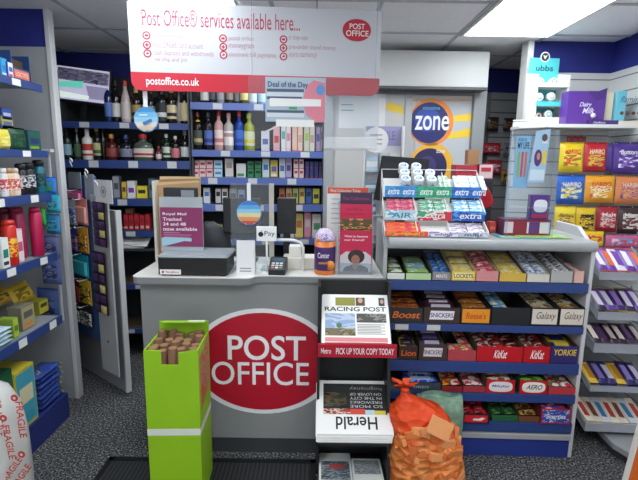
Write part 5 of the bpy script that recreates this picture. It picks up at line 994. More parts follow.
# leaflet holder
d = .04; LFT = Frame(0, 2.26 + d, 0, -.03); xa, xb = LFT.X(338, 270), LFT.X(372.5, 270); w = xb - xa
o = thing('leaflet_holder', 'clear tiered leaflet holder full of crimson leaflets standing on the counter', 'leaflet holder', LFT.w(xa, 0, ZT), LFT.yaw)
hh = LFT.Z(355, 203) - ZT
for x in (0, w - .004): MB().prism_x([(0, 0), (.12, 0), (.12, hh), (.09, hh), (0, hh * .42)], x, x + .004, clear('e8eef2', .22)).build('side_wall', o)
MB().box(0, w, .116, .12, 0, hh, AC).build('back_wall', o); MB().box(.004, w - .004, 0, .003, 0, .06, clear('e8eef2', .14)).build('front_lip', o); MB().box(0, w, 0, .12, 0, .003, AC).build('base', o)
def leaflet(label, y, pyt, pyb, draw):
    F = Frame(LFT.w(0, y, 0).x, LFT.w(0, y, 0).y, 0, LFT.yaw); a = LFT.Z(355, pyb, y); b = LFT.Z(355, pyt, y); l = thing('leaflet', label, 'leaflet', LFT.w(xa + .006, y, max(ZT + .004, a)), LFT.yaw, None); ww = w - .012
    draw(l, ww, b - max(ZT + .004, a)); return l
def l1(o, w, h):
    MB().box(0, w, 0, .004, 0, h, mt('c21c48', .4)).build('sheet', o)
    for k, s in enumerate(('Welcome home,', 'Joe Public')): T = MB(); T.text('Join the friends' if 0 else ['Want to become', 'our friend?'][k], w * .14, w * (.86, .76)[k], h * (.84 - .085 * k), h * (.89 - .085 * k), -.001, mt('f0e0e6'), .03); T.build('lettering', o)
    f = MB(); sk = mt('a0705c', .6); f.plate([(w * .02, .004), (w * .98, .004), (w * .98, h * .40), (w * .80, h * .50), (w * .2, h * .50), (w * .02, h * .40)], -.0006, mt('c8c4c8', .6)); f.build('portrait_ground', o)
    MB().disc(w * .52, h * .38, w * .26, h * .17, -.0010, pr('2c1f1c 3c2c28', 60), 24, 2).build('portrait_hair', o)
    MB().plate([(w * .1, .005), (w * .92, .005), (w * .88, h * .12), (w * .66, h * .19), (w * .4, h * .19), (w * .18, h * .13)], -.0014, mt('1a1622', .6)).build('portrait_jacket', o)
    MB().plate([(w * .42, h * .12), (w * .50, h * .06), (w * .58, h * .12), (w * .6, h * .24), (w * .42, h * .24)], -.0016, mt('8c5c48', .6)).build('portrait_neck', o)
    f = MB().disc(w * .50, h * .31, w * .13, h * .115, -.0018, sk, 20).build('portrait_face', o)
    e = MB(); 
    for x in (.45, .55): e = MB(); e.disc(w * x, h * .325, w * .02, h * .009, -.0022, INK, 8); e.build('eye', f)
    MB().plate([(w * .46, h * .265), (w * .5, h * .255), (w * .55, h * .265), (w * .5, h * .272)], -.0022, mt('7c3438')).build('mouth', f)
leaflet('front crimson leaflet with a portrait of a smiling dark haired person', .006, 230.5, 272.5, l1)
def l2(o, w, h):
    MB().box(0, w, 0, .004, 0, h, mt('c01c48', .4)).build('sheet', o); MB().rect(.002, w - .002, h * .0, h * .82, -.0006, pr('4c4a20 8c3c2c c8a860 2c3018', 35)).build('food_picture', o)
leaflet('leaflet with a colourful food picture behind the front crimson leaflet', .04, 215, 236, l2)
def l3(o, w, h):
    MB().box(0, w, 0, .004, 0, h, mt('c8204c', .4)).build('sheet', o); T = MB(); T.text('Travel Money', w * .15, w * .7, h * .62, h * .76, -.001, mt('8c1838'), .02); T.build('lettering', o); MB().rect(w * .15, w * .9, h * .30, h * .36, -.0008, mt('ecc0cc')).build('text_line', o)
leaflet('plain crimson leaflet in the middle tier of the clear holder', .07, 204, 222, l3)
def l4(o, w, h):
    MB().box(0, w, 0, .004, 0, h, mt('3a2a4c', .4)).build('sheet', o); T = MB(); T.text('Fast Collections', w * .1, w * .9, h * .62, h * .78, -.001, mt('a8385c'), .02); T.build('lettering', o); MB().rect(w * .1, w * .8, h * .3, h * .36, -.0008, mt('8a7c98')).build('text_line', o)
leaflet('dark purple leaflet at the back of the clear holder', .10, 192.5, 212, l4)
CT = Frame(0, 2.26 + .21); a = CT.hit(326, 262); b = CT.hit(369, 187.5)
o = thing('collection_notice', 'white notice board with an orange red heading behind the leaflet holder', 'notice', CT.w(a[0], 0, ZT)); w = b[0] - a[0]; h = b[1] - ZT
MB().box(0, w, 0, .006, 0, h, mt('e4e2de', .5)).build('board', o, bev=.002); e = MB().rect(.002, w - .002, h * .92, h * .998, -.001, mt('d8583c', .5)).build('heading_band', o)
T = MB(); T.text('Final Collection Times', w * .08, w * .8, h * .94, h * .975, -.0016, wb, .03); T.build('lettering', e)
for k in range(6): MB().rect(w * .1, w * (.5 + .06 * (k % 3)), h * (.85 - .06 * k), h * (.86 - .06 * k), -.001, mt('a8a8aa')).build('text_line', o)
# hub on the counter's staff side at the tall cabinet: card stand with round badge
KS = Frame(0, 3.08); ZT = 1.092; a = KS.hit(362.5, 205); b = KS.hit(405, 126)
o = thing('accessory_stand', 'white and lilac card stand of small accessories left of the till screen', 'display stand', KS.w(a[0], 0, ZT)); w = b[0] - a[0]; h = b[1] - ZT
MB().box(0, w, .06, .066, 0, h, mt('dcdce2', .5)).box(0, .01, 0, .066, 0, h, wb).box(w - .01, w, 0, .066, 0, h, wb).build('card_frame', o)
e = MB().rect(0, w, h * .83, h, .0585, mt('a09cc4', .5)).build('lilac_header', o); T = MB(); T.text('MOBILE', w * .2, w * .8, h * .88, h * .96, .058, mt('8078ac'), .02); T.build('lettering', e)
for k, zz in enumerate((.42, .6, .2)): MB().box(.01, w - .01, .0, .06, h * zz - .004, h * zz, wb).build('ledge', o)
for k, (u0, u1, z, hh_, c) in enumerate(((.06, .36, .605, .12, 'b8d8e8'), (.06, .36, .425, .07, '7cb8d8'), (.42, .62, .605, .16, 'd8d8d4'), (.66, .92, .605, .16, 'e0e0dc'), (.06, .36, .205, .1, '4c88b8'), (.44, .9, .425, .11, 'd0d0cc'))):
    x = tag(MB().box(0, w * (u1 - u0), 0, .03, 0, h * hh_, mt(c, .4)).box(w * .01, w * (u1 - u0) - w * .01, -.001, 0, h * hh_ * .3, h * hh_ * .7, mt('f0f0f0' if c != 'e0e0dc' else 'c8c8d8')).build('accessory_pack', loc=KS.w(a[0] + w * u0, .02, ZT + h * z), bev=.001), ['pale blue pack, upper left on the lilac headed stand', 'light blue pack under the pale blue pack on the lilac headed stand', 'grey white pack in the middle of the lilac headed stand', 'white pack at the upper right of the lilac headed stand', 'mid blue pack at the bottom left of the lilac headed stand', 'long grey white pack at the lower right of the lilac headed stand'][k], 'pack')
KB = Frame(0, 3.065); x, z = KB.hit(376, 140); r = KB.X(388.5, 140) - x
o = thing('hanging_badge', 'round white badge with grey lettering hanging by a white tab on the lilac headed stand', 'badge', KB.w(x, 0, z)); MB().disc(0, 0, r, r, 0, mt('ececec', .4), 28).disc(0, 0, r, r, .002, mt('ececec', .4), 28).build('disc', o); MB().box(-.012, .012, .001, .003, r * .9, r * 1.7, wb).build('tab', o)
for k in range(3): MB().rect(-r * .5, r * .5, r * (.35 - .35 * k), r * (.45 - .35 * k), -.001, mt('a8a8b0')).build('text_line', o)
# till monitor behind the gum
TM = Frame(0, 2.26 + .70, 0, math.radians(-4)); ZT = 1.092; 
o = thing('till_monitor', 'wide black till screen turned away behind the chewing gum rack', 'monitor', TM.w(TM.X(401, 200), 0, ZT), TM.yaw)
x0 = TM.X(401, 200); P = [TM.hit(373.5, 200), TM.hit(425, 200), TM.hit(430, 159), TM.hit(382, 155.5)]
MB().prism([(p[0] - x0, p[1] - ZT) for p in P], 0, .045, mt('17181b', .35)).build('case', o, bev=.005)
MB().prism([(p[0] * .86 + .14 * x0 - x0, (p[1] - ZT) * .86 + .035) for p in P], -.004, .0, mt('24262a', .45)).build('back_cover', o)
MB().box(-.03, .03, .01, .04, .01, .16, BLACK).build('neck', o); MB().box(-.1, .1, -.04, .12, 0, .014, BLACK).build('base', o)

ZT = zt
# ================================================================ top of the chocolate unit, right part, and till area behind it
def ch(px, d, z=None): return CH.w(CH.X(px, 236, d), d, CHTOP if z is None else z)
# turquoise leaflets lying flat, front right
for k, (a, b, c) in enumerate(((500, 548, '48b0b8'), (520, 572, '9ccc70'))):
    xa, xb = CH.X(a, 242, .02), CH.X(b, 242, .02); o = thing('flat_leaflet', ['turquoise and lime leaflet lying flat below the purple and red box', 'pale green leaflet lying flat at the right of the unit top'][k], 'leaflet', CH.w(xa, .012 + .004 * k, CHTOP + .0005 + .0035 * k), CH.yaw + .02 * k)
    MB().box(0, xb - xa, 0, .15, 0, .003, mt(c, .4)).build('sheet', o); MB().add([(.01, .008, .0034), (xb - xa - .01, .008, .0034), (xb - xa - .01, .07, .0034), (.01, .07, .0034)], [(0, 1, 2, 3)], pr('c8d858 60b0b0 e8e8d0', 40)).build('print', o)
# acrylic display with blue cards + box at its foot
AD = Frame(CH.w(0, .14, 0).x, CH.w(0, .14, 0).y, 0, CH.yaw - .12)
q = AD.hit(510, 225); xa, xb = AD.X(508, 200), AD.X(555, 200); zz = AD.Z(535, 129)
o = thing('acrylic_display', 'tall clear acrylic display stand on the right of the chocolate unit', 'display stand', AD.w(xa, 0, CHTOP), AD.yaw); w = xb - xa; h = zz - CHTOP
MB().box(0, w, .06, .064, 0, h, clear('f4f9fc', .07)).build('back_wall', o)
for x in (0, w - .004): MB().prism_x([(-.02, 0), (.064, 0), (.064, h), (.03, h), (-.02, h * .3)], x, x + .004, clear('f4f9fc', .12)).build('side_wall', o)
MB().box(0, w, -.02, .064, 0, .004, clear('f4f9fc', .15)).build('base', o); MB().box(.004, w - .004, .0, .06, h * .28, h * .28 + .004, clear('f4f9fc', .15)).build('ledge', o)
a = AD.hit(512, 188, .05); b = AD.hit(531, 136, .05)
o = thing('display_card', 'pale blue card with three coloured sticks and dark lettering in the acrylic stand', 'card', AD.w(a[0], .045, a[1]), AD.yaw); w = b[0] - a[0]; h = b[1] - a[1]
MB().box(0, w, 0, .002, 0, h, mt('84b8dc', .5)).build('sheet', o)
T = MB(); T.text('MY LIFE', w * .14, w * .92, h * .76, h * .88, -.001, mt('1c2c4c'), .05); T.build('lettering', o); T = MB(); T.text('BOOK OF', w * .16, w * .72, h * .9, h * .955, -.001, mt('2c4c7c'), .03); T.build('lettering', o)
for k, c in enumerate(('8cb060', 'b85868', 'd0705c')): MB().rect(w * (.2 + .24 * k), w * (.36 + .24 * k), h * .22, h * .70, -.001, mt(c)).build('coloured_stick', o)
a = AD.hit(527, 182, .02); b = AD.hit(551, 129, .02)
o = thing('display_card', 'pale blue and white card with a purple figure and yellow patch in the acrylic stand', 'card', AD.w(a[0], .02, a[1]), AD.yaw); w = b[0] - a[0]; h = b[1] - a[1]
MB().prism([(0, 0), (w * .9, 0), (w, h), (w * .25, h * .96)], 0, .002, mt('a8cce8', .5)).build('sheet', o)
MB().disc(w * .72, h * .84, w * .15, h * .07, -.001, mt('5c4844'), 18).build('head_picture', o); MB().plate([(w * .6, h * .73), (w * .9, h * .73), (w * .84, h * .80), (w * .64, h * .80)], -.0008, mt('e4e4ea')).build('shirt_picture', o)
MB().disc(w * .46, h * .46, w * .2, h * .16, -.001, mt('5c2c74'), 20).build('purple_figure', o); MB().disc(w * .48, h * .49, w * .09, h * .07, -.0016, mt('c09080'), 16).build('face_picture', o); MB().rect(w * .68, w * .9, h * .34, h * .60, -.0008, mt('e0c848')).build('yellow_patch', o); MB().rect(w * .1, w * .88, h * .04, h * .24, -.0008, mt('d0e4f0')).build('white_patch', o)
CB = Frame(CH.w(0, .07, 0).x, CH.w(0, .07, 0).y, 0, CH.yaw)
def ubox(label, px0, px1, pyt, pyb, d, depth, side, art, name='confectionery_box', fr=CB, base=None, band=None, txt=None, tm=None, yaw=0):
    z = CHTOP if base is None else base; return carton(fr, label, px0, px1, pyt, d, z, side, art, depth=depth, name=name, band=band, txt=txt, tm=tm, yaw=yaw)
zb1 = CB.Z(527, 219.5, .02)
o = ubox('low maroon and purple box with white labels at the foot of the acrylic stand', 503, 552, 219.5, 240, .02, .1, '5a2348', mt('8c2438', .4))
w = CB.X(552, 230, .02) - CB.X(503, 230, .02); hb = zb1 - CHTOP
for u0, u1, c in ((-.46, -.28, 'dcc8d0'), (.04, .24, '5c3478'), (.0, .16, 'd8d0dc'), (.26, .46, 'd8d4dc')): MB().rect(w * u0, w * u1, hb * .2, hb * .85, -.0016 - .0004 * abs(u0), mt(c, .4)).build('label', o)
o = ubox('purple carton with a white patch standing on the low maroon box', 532, 551, 195, 219, .03, .05, '4c2878', mt('5c3488', .4), base=zb1 + .0005)
w = CB.X(551, 200, .03) - CB.X(532, 200, .03); hb = CB.Z(541, 195, .03) - zb1; MB().disc(0, hb * .55, w * .36, hb * .26, -.0016, mt('e8e4ec'), 16, 3).build('white_patch', o); MB().rect(-w * .4, w * .4, hb * .05, hb * .2, -.0016, mt('a82848')).build('red_strip', o)
# till-side goods behind the gum display (standing on a low back counter)
BC = Frame(0, 2.86); zbc = 1.09
o = thing('back_counter', 'dark back counter behind the chewing gum rack and acrylic stand', 'counter', BC.w(.22, 0, 0)); wB = 1.10
MB().box(0, wB, 0, .34, 0, zbc - .03, mt('3c3e42', .6)).build('cabinet_body', o); MB().box(-.01, wB + .01, -.01, .35, zbc - .03, zbc, mt('55585c', .5)).build('counter_board', o, bev=.003)
zbx = BC.Z(475, 178, .05)
for k, (a, b, yt, yb, s, f, l) in enumerate(((455, 478, 165, 180, 'a02030', 'c43040 a82434 e0d0d0', 'red carton left of the tape dispenser behind the gum rack'), (479, 494, 164, 179, 'b82838', 'e0c8c8 c03040', 'red and white carton behind the right end of the gum rack'))):
    z = BC.Z((a + b) / 2, yb, .05)
    st = carton(BC, ['dark riser box under the left red carton', 'dark riser box under the right red carton'][k], a, b, yb, .05, zbc, '2c2d31', mt('232428', .5), name='riser_box', depth=.10); carton(BC, l, a, b, yt, .05, z + .001, s, f, depth=.09)
z = BC.Z(472, 165, .05) + .002; carton(BC, 'small brown card box standing on the red carton', 468, 480, 150, .05, z, '9c7450', mt('a87e58', .8), depth=.06)
o = thing('hand_scanner', 'red plastic hand held device hanging over the right end of the gum rack', 'scanner', BC.w(BC.X(486, 200, -.1), -.06, zbc + .0))
x0 = BC.X(486, 200, -.1); Pq = [BC.hit(476, 207, -.1), BC.hit(487, 208, -.1), BC.hit(494, 205, -.1), BC.hit(493, 197, -.1), BC.hit(488, 187, -.1), BC.hit(480, 181, -.1), BC.hit(475, 185, -.1), BC.hit(481, 198, -.1)]
MB().prism([(p[0] - x0, p[1] - zbc) for p in Pq], -.04, .01, mt('b81c28', .3)).build('shell', o, bev=.008); MB().tube([(0, -.02, BC.Z(486, 206, -.1) - zbc), (0, 0, .05), (0, .01, .002)], .01, BLACK).build('stand', o)
o = thing('tape_gun', 'dark lump of cables and a stapler beside the red device behind the gum rack', 'clutter', BC.w(BC.X(492, 215, -.1), .02, zbc)); MB().lathe([(.05, 0), (.06, .05), (.04, .11), (.015, .14)], mt('1c1c20', .5), 12).build('dark_body', o); MB().tube([(-.03, -.05, .02), (.03, -.06, .06), (.07, -.02, .03), (.05, .02, .002)], .006, BLACK).build('cable', o)
o = carton(CB, 'small red box on the unit top between the gum rack and the maroon box', 489.5, 497, 222, .1, CHTOP, 'c02c30', 'd04038 e08868', depth=.05)
# ================================================================ hanging goods on the far wall at the back right
FW = Frame(0, 4.06, 0, math.atan2(.7, 6)); 
qy = FW.w(FW.X(505, 150), 0, 0)
o = thing('slat_panel', 'pale slatted wall panel with hooks in the far corner right of the tall cabinet', 'slat panel', FW.w(FW.X(484, 200, -.01), -.01, .3), FW.yaw)
wF = FW.X(530, 200, -.01) - FW.X(484, 200, -.01); MB().box(0, wF, 0, .012, 0, FW.Z(505, 93) - .3, banded('slat_far', '9a9c9e', '5a5c60', 2, .11, .012)).build('panel', o)
for k, (a, b, c, d, m, ar, l) in enumerate(((487, 498, 117, 131, '2a1c20', '3c2428 8c6848 1c1416', 'dark brown hanging pack, upper left on the far slatted panel'), (503, 513, 118, 131, '2c2024', '3c2c2c a86c4c 1c1416', 'dark pack at the upper right on the far slatted panel'), (482, 500, 143, 154, 'b42434', 'c43848 e0c8c8 a82030', 'red and white hanging pack, second row on the far slatted panel'), (503, 511, 143, 156, '7c8088', '9c9ca0 4c5058', 'grey hanging pack, second row on the far slatted panel'), (486, 501, 160, 174, 'b02838', 'c03848 e8d0cc', 'red hanging pack, third row on the far slatted panel'), (501, 508, 170, 183, 'b89030', 'd8b040 3c2c1c', 'yellow and black hanging pack low on the far slatted panel'), (509, 515, 168, 184, '4c4c50', '6c6c70 2c2c30', 'dark grey hanging pack low on the far slatted panel'))):
    o = pouch(FW, l, a, b, c, d, -.06, mt(m, .4), pr(ar, 45), 'hanging_pack', 'pack', t=.03, tilt=0); zc = FW.Z((a + b) / 2, c, -.06) - FW.Z((a + b) / 2, d, -.06)
    MB().tube([(0, .055, zc * 1.01), (0, -.02, zc * .97), (0, -.03, zc * 1.02)], .003, CHROME).build('hook', o)
# ================================================================ right hand bay
ZS = zsf
# cosmetics style tower
UB = Frame(RB.w(0, .47, 0).x, RB.w(0, .47, 0).y, 0, RB.yaw + .12); a = UB.X(529.5, 120); b = UB.X(562, 120); w = b - a
o = thing('counter_tower', 'white and turquoise cardboard display tower of round tins on the top right shelf', 'display stand', UB.w(a, 0, ZS), UB.yaw)
def uz(py): return UB.Z(546, py) - ZS
tq_ = mt('4cc0c4', .5)
for x in (0, w - .012): MB().prism_x([(-.05, 0), (.10, 0), (.10, uz(71)), (-.05, uz(76))], x, x + .012, mt('e6e6e2', .5)).build('side_panel', o)
MB().box(.012, w - .012, .09, .10, 0, uz(75), tq_).build('back_panel', o)
e = MB().box(w * .04, w * .96, .085, .089, uz(80), uz(55), mt('52c6ca', .5)).build('header_card', o)
T = MB(); T.text('ubbs', w * .24, w * .78, uz(68.5), uz(62.5), .0835, mt('1c4a5c'), .04); T.build('lettering', e)
h_ = MB().disc(w * .5, uz(54), .034, .034, .083, mt('d8d8d4'), 20).disc(w * .5, uz(54), .027, .027, .0825, mt('2c3034'), 20).build('round_emblem', o); MB().plate([(w * .5 - .016, uz(52)), (w * .5, uz(56.5)), (w * .5 + .016, uz(52)), (w * .5, uz(53))], .082, wb).build('emblem_mark', h_)
for k, (ya, yb) in enumerate(((88, 84), (107, 102.5), (121, 119))):
    MB().box(.012, w - .012, -.05, .09, uz(ya) if k < 2 else .002, uz(ya) + .006 if k < 2 else .006, mt('e6e6e2', .5)).build('ledge', o); MB().box(.008, w - .008, -.054, -.05, uz(ya) if k < 2 else 0, uz(yb) if k < 2 else uz(118), tq_ if k == 1 else mt('e8e8e4', .5)).build('ledge_front', o)
for k, (px, py, c1, c2, r_) in enumerate(((540, 82, 'e8ece8', '2c4c48', .03), (554, 82, 'd8e8e4', '3c8c88', .03), (539.5, 97, 'f0f2f0', '8c9c98', .028), (551.5, 96.5, 'f0f2f0', '9ca8a4', .028), (538.5, 116, '5c5450', 'e0d8d4', .030), (548.5, 114.5, 'd8e4e0', '5c9c94', .028))):
    x, z = UB.hit(px, py, -.03); t_ = thing('round_tin', ['white tin with a dark mark at the upper left of the turquoise tower', 'pale tin at the upper right of the turquoise tower', 'white tin at the middle left of the turquoise tower', 'white tin at the middle right of the turquoise tower', 'dark rimmed tin at the lower left of the turquoise tower', 'pale green tin at the lower right of the turquoise tower'][k], 'tin', UB.w(x, -.03, z), rot=(-.15, 0, UB.yaw))
    MB().lathe([(r_, .03), (r_ * 1.02, .0), (r_ * .9, -.003)], mt(c1, .3), 18, axis='y').build('tin', t_); MB().disc(0, 0, r_ * .62, r_ * .62, -.0036, mt(c2, .4), 18).disc(0, .002, r_ * .4, r_ * .4, -.0042, mt(c1, .4), 14).build('lid_mark', t_)
# purple box and turquoise box
PX = Frame(RB.w(0, .50, 0).x, RB.w(0, .50, 0).y, 0, RB.yaw)
a, b = PX.X(567, 110), PX.X(605, 110); w = b - a; hP = PX.Z(585, 91) - ZS
o = thing('chocolate_case', 'large purple cardboard case with a cut open front on the top right shelf', 'box', PX.w(a, 0, ZS), PX.yaw); pu = mt('56308c', .4)
MB().box(0, w, 0, .1, 0, hP, pu).build('box_body', o, bev=.002); MB().plate([(w * .5, hP), (w * .78, hP), (w * 1.0, hP * 1.09), (w * .95, hP * .8), (w * .74, hP * .72)], -.003, mt('482878', .4)).build('torn_flap', o)
MB().box(w * .55, w * 1.32, -.03, -.004, 0, hP * .16, mt('43246e', .4)).build('front_flap', o)
for k, s in enumerate(('Dairy', 'Milk')): T = MB(); T.text(s, w * (.3 + .1 * k), w * (.60 + .1 * k), hP * (.52 - .16 * k), hP * (.68 - .16 * k), -.0035, mt('e0d4f0'), .04, shear=.3); T.build('lettering', o)
T = MB(); T.text('Cadbury', w * .66, w * .98, hP * .05, hP * .12, -.0315, mt('e0d4f0'), .02, shear=.3); T.build('lettering', o); MB().lathe([(.02, 0), (.014, .0), (.014, -.01)], mt('e4dcec'), 10, (w * .7, -.0, hP * .3), 'y').build('spout_mark', o)
carton(PX, 'cream carton between the purple case and the turquoise case on the top right shelf', 606.5, 615, 92, .03, ZS, 'd8c8a8', mt('e0d4b8', .5), depth=.08)
a, b = PX.X(616, 110, .0), PX.X(650, 110, .0); w = b - a; hT = PX.Z(630, 91) - ZS
o = thing('chocolate_case', 'turquoise cardboard case with brown script cut by the right picture edge', 'box', PX.w(a, 0, ZS), PX.yaw); MB().box(0, min(w, 1.97 - PX.w(a, 0, 0).x), 0, .1, 0, hT, mt('68b8cc', .4)).build('box_body', o, bev=.002)
T = MB(); T.text('flamingo', w * .06, w * .82, hT * .62, hT * .86, -.001, mt('2c5c78'), .0, shear=.3); T.build('lettering', o)
for k in range(4): MB().lathe([(.012, 0), (.010, -.006), (0, -.008)], mt('6c4030', .5), 10, (w * (.18 + .17 * k), 0, hT * .38), 'y').build('sweet_picture', o)
MB().rect(.002, w * .8, .0, hT * .16, -.001, mt('e0d8c8', .5)).build('base_strip', o)
# hanging sweet bags
BG = Frame(RB.w(0, .40, 0).x, RB.w(0, .40, 0).y, 0, RB.yaw)
rows = [
 [(558, 582, 142, 172, 'e0c420', 'e8d040 d04828 58a040', 'HARIBO', 'yellow sweet bag with red lettering, top left of the hanging bags', 'd02c28'), (582.5, 605, 142, 172, 'b8202c', 'c83038 e0b040 58903c', 'HARIBO', 'red sweet bag beside the yellow bag in the top hanging row', 'f0e0c0'), (612, 640, 142, 174, '4a2c88', '4a2c88 8c6cc0 e8e0f0', 'Buttons', 'purple chocolate bag with white lettering, top right of the hanging bags', 'f0ecf8')],
 [(555, 583, 175, 204, '2860b8', '3c78c8 e8d040 d8e0e8', 'HARIBO', 'blue sweet bag with white sweets, left of the middle hanging row', 'f0e4e0'), (583.5, 613, 175, 203, 'e09c24', 'e8a828 f0e4c0 d85c2c', 'HARIBO', 'orange and yellow sweet bag in the middle of the middle hanging row', 'd83828'), (614, 642, 176, 204, 'd8844c', 'c06c80 e0a060 704070', 'HARIBO', 'orange bag with dark purple sweets at the right of the middle hanging row', 'f0d8c8')],
 [(553, 574, 206, 234, 'e0c830', 'e8d040 a86830 f0e0a0', "Werther's", 'yellow sweet bag at the left of the lower hanging row', '5c3414'), (574.5, 594, 207, 234, 'd8b420', '2c2420 e0c030 8c4c28', 'MAOAM', 'yellow and black sweet bag second in the lower hanging row', '2c2018'), (595, 616, 206, 232, '9c1c2c', 'b02838 d8c0b8 8c1824', 'Malt', 'dark red sweet bag third in the lower hanging row', 'f0e0e0'), (616.5, 640, 206, 234, '3a2428', 'd8d4d0 4c2c2c a03038', 'Mints', 'dark brown, white and red sweet bag at the right of the lower hanging row', 'e8e4e0')]]
for r_, row in enumerate(rows):
    for a_ in row: pouch(BG, a_[7], a_[0], a_[1], a_[2], a_[3], -.012 * r_, mt(a_[4], .3), pr(a_[5], 40, .3), t=.04, txt=a_[6], tm=a_[8], tilt=-.06, hang=True)
for k in range(4): pouch(BG, 'purple bag turned edge on behind the big purple bag in the top hanging row', 602.5 + 3.2 * k, 611 + 3.2 * k, 143, 171, .012 + .006 * k, mt('44287c', .3), None, t=.014, tilt=-.02, dyaw=-.5 if 0 else -.35, hang=True, grp='edge on purple bags')
for k, (a, b, c, d, m, ar, l) in enumerate(((562, 580, 232, 247, 'c83030', 'd84038 e8c030', 'small red and yellow bag just under the yellow hanging bags'), (584, 603, 231, 246, 'e0b820', 'e8c830 d03830', 'small yellow and red bag under the dark red hanging bag'), (605, 640, 235, 248, 'c05c88', 'd04c70 58a0c8 e8c0d0', 'pink and blue striped bag under the right hanging bags'))): pouch(BG, l, a, b, c, d, -.06, mt(m, .3), pr(ar, 35), t=.03, tilt=-.1, hang=True)
for k in range(3): pouch(BG, 'small dark red bag peeping over the yellow bag in the top hanging row', 566 + 6 * k, 573 + 6 * k, 136, 147, .06, mt('7c2028', .3), None, t=.02, tilt=0, hang=True, grp='small red bags behind')
# trays of chocolate bars below
TR = [ (247, 272, 280, 597, 638, 'top', ['e4d8ec 7040a0 d86038', '6c3ca0 ecdce8 e07040', '5c308c e8e0ec c04848']), (287, 312, 320, 595, 638, 'second', ['2c2048 6c50a0 d8c848', '3c2468 d8d0e0 b8a040', '241c30 6c3c88 e0d4dc']), (322, 344, 353, 591, 638, 'third', ['e8d8d0 2c2028 b05040', '4c2c58 e0d8dc 2c1c20', '241c24 c8b8c0 6c3c70', '4c3028 d8c038 2c2024']), (361, 386, 392, 587, 638, 'fourth', ['d8b830 e0c850 8c5c20', '2c2860 3c3878 d8c040', '2c2860 8c6ca0 3c3474']), (398, 424, 432, 582, 638, 'fifth', ['e8e0d0 a83830 5c3828', 'e4dccc c05038 4c3020', 'dcd4c8 b8b0a0 3c78a0'])]
BT = [[['5c3490', '6c44a0', 'd8d0e4'], ['e4dcec', 'd8683c', '6c3ca0'], ['e06a38']], [['2c2048', '5c3c94', '3a2464'], ['dcd4e4', 'd8d0e0', '8c6cb8'], ['c8b038']], [['241c28', '3c2840', '2c2024'], ['e0d0c8', '5c3870', 'c8b8bc'], ['7c6c88']], [['d8b428', '2c2864', '2c2864'], ['b07828', '8c7cc0', 'd0c4dc'], ['3a3474']], [['dcd4c4', 'd4c8b8', 'c8ccd0'], ['a83428', '6c3420', '3c70a0'], ['c8b8a0']]]
dfs = [-.06, -.09, -.12, -.16, -.20]
for k, (yb_, yf, yl, p0, p1, nm, cols) in enumerate(TR):
    d0 = dfs[k]; d1 = d0 + .19; x0 = RB.X(p0 + 3, yf, d0); x1 = min(RB.X(650, yf, d0), RB.loc(Vector((1.96, RB.w(0, d0, 0).y, 0)))[0]); zf = RB.Z(615, yf, d0); zl = RB.Z(615, yl, d0); zbk = RB.Z(610, yb_, d1)
    o = thing('bar_tray', 'clear plastic tray of chocolate bars, %s from the top at the right edge' % nm, 'tray', RB.w(x0, d0, zl), RB.yaw); w = x1 - x0; hf = zf - zl; hk = zbk - zl
    m = MB(); pl_ = clear('dcdfe6', .38, .2)
    m.hexa([(0, 0, 0), (w, 0, 0), (w, d1 - d0, hk - hf - .003), (0, d1 - d0, hk - hf - .003)], [(0, 0, .003), (w, 0, .003), (w, d1 - d0, hk - hf), (0, d1 - d0, hk - hf)], mt('c8cacf', .4)).build('tray_floor', o)
    for x in (0, w - .003): MB().prism_x([(0, 0), (d1 - d0, hk - hf), (d1 - d0, hk + .01), (0, hf)], x, x + .003, pl_).build('side_wall', o)
    MB().box(0, w, -.003, 0, 0, hf, pl_).build('front_lip', o); MB().box(.02, w - .02, .17, .40 if k < 2 else .5, hk - hf - .02, hk - hf - .005, mt('8c8f94', .4)).build('support_arm', o)
    pb = [[None if c == '-' else mt(c, .35) for c in row] for row in BT[k]]; n = max(4, int(round((x1 - x0) / .052)))
    for ly, (za, zb2, tt) in enumerate(((zl + hf * .62, zbk - hf * .25, .026), (zl + .008, zbk - hf + .012, .03))):
        l = ('slim bar in the top layer of the %s clear tray at the right edge' if ly == 0 else 'bar in the lower layer of the %s clear tray at the right edge') % nm
        bars(RB, l, l, 'chocolate bar', x0 + .006, x1 - .006, d0 + .008, za, d1 - .008, zb2, 1, n, 'y', pb[0], pb[2][0], pb[1], t=tt, flat=k == 4, jit=.5)
# orange corner card at the right bottom
q = at(629.5, 474, 1.72); a_ = at(639, 430, 1.72)
o = thing('orange_board', 'orange board with a white edge leaning at the bottom right edge of the picture', 'board', (q.x - .036, q.y, 0), rot=(0, .13, .12)); zz = at(638, 404, 1.72).z
MB().box(0, .3, 0, .012, .0, zz, mt('d8641c', .5)).build('board', o, bev=.003); MB().box(-.014, 0, -.002, .014, .0, zz, mt('dcd8d0', .5)).build('white_edge', o)
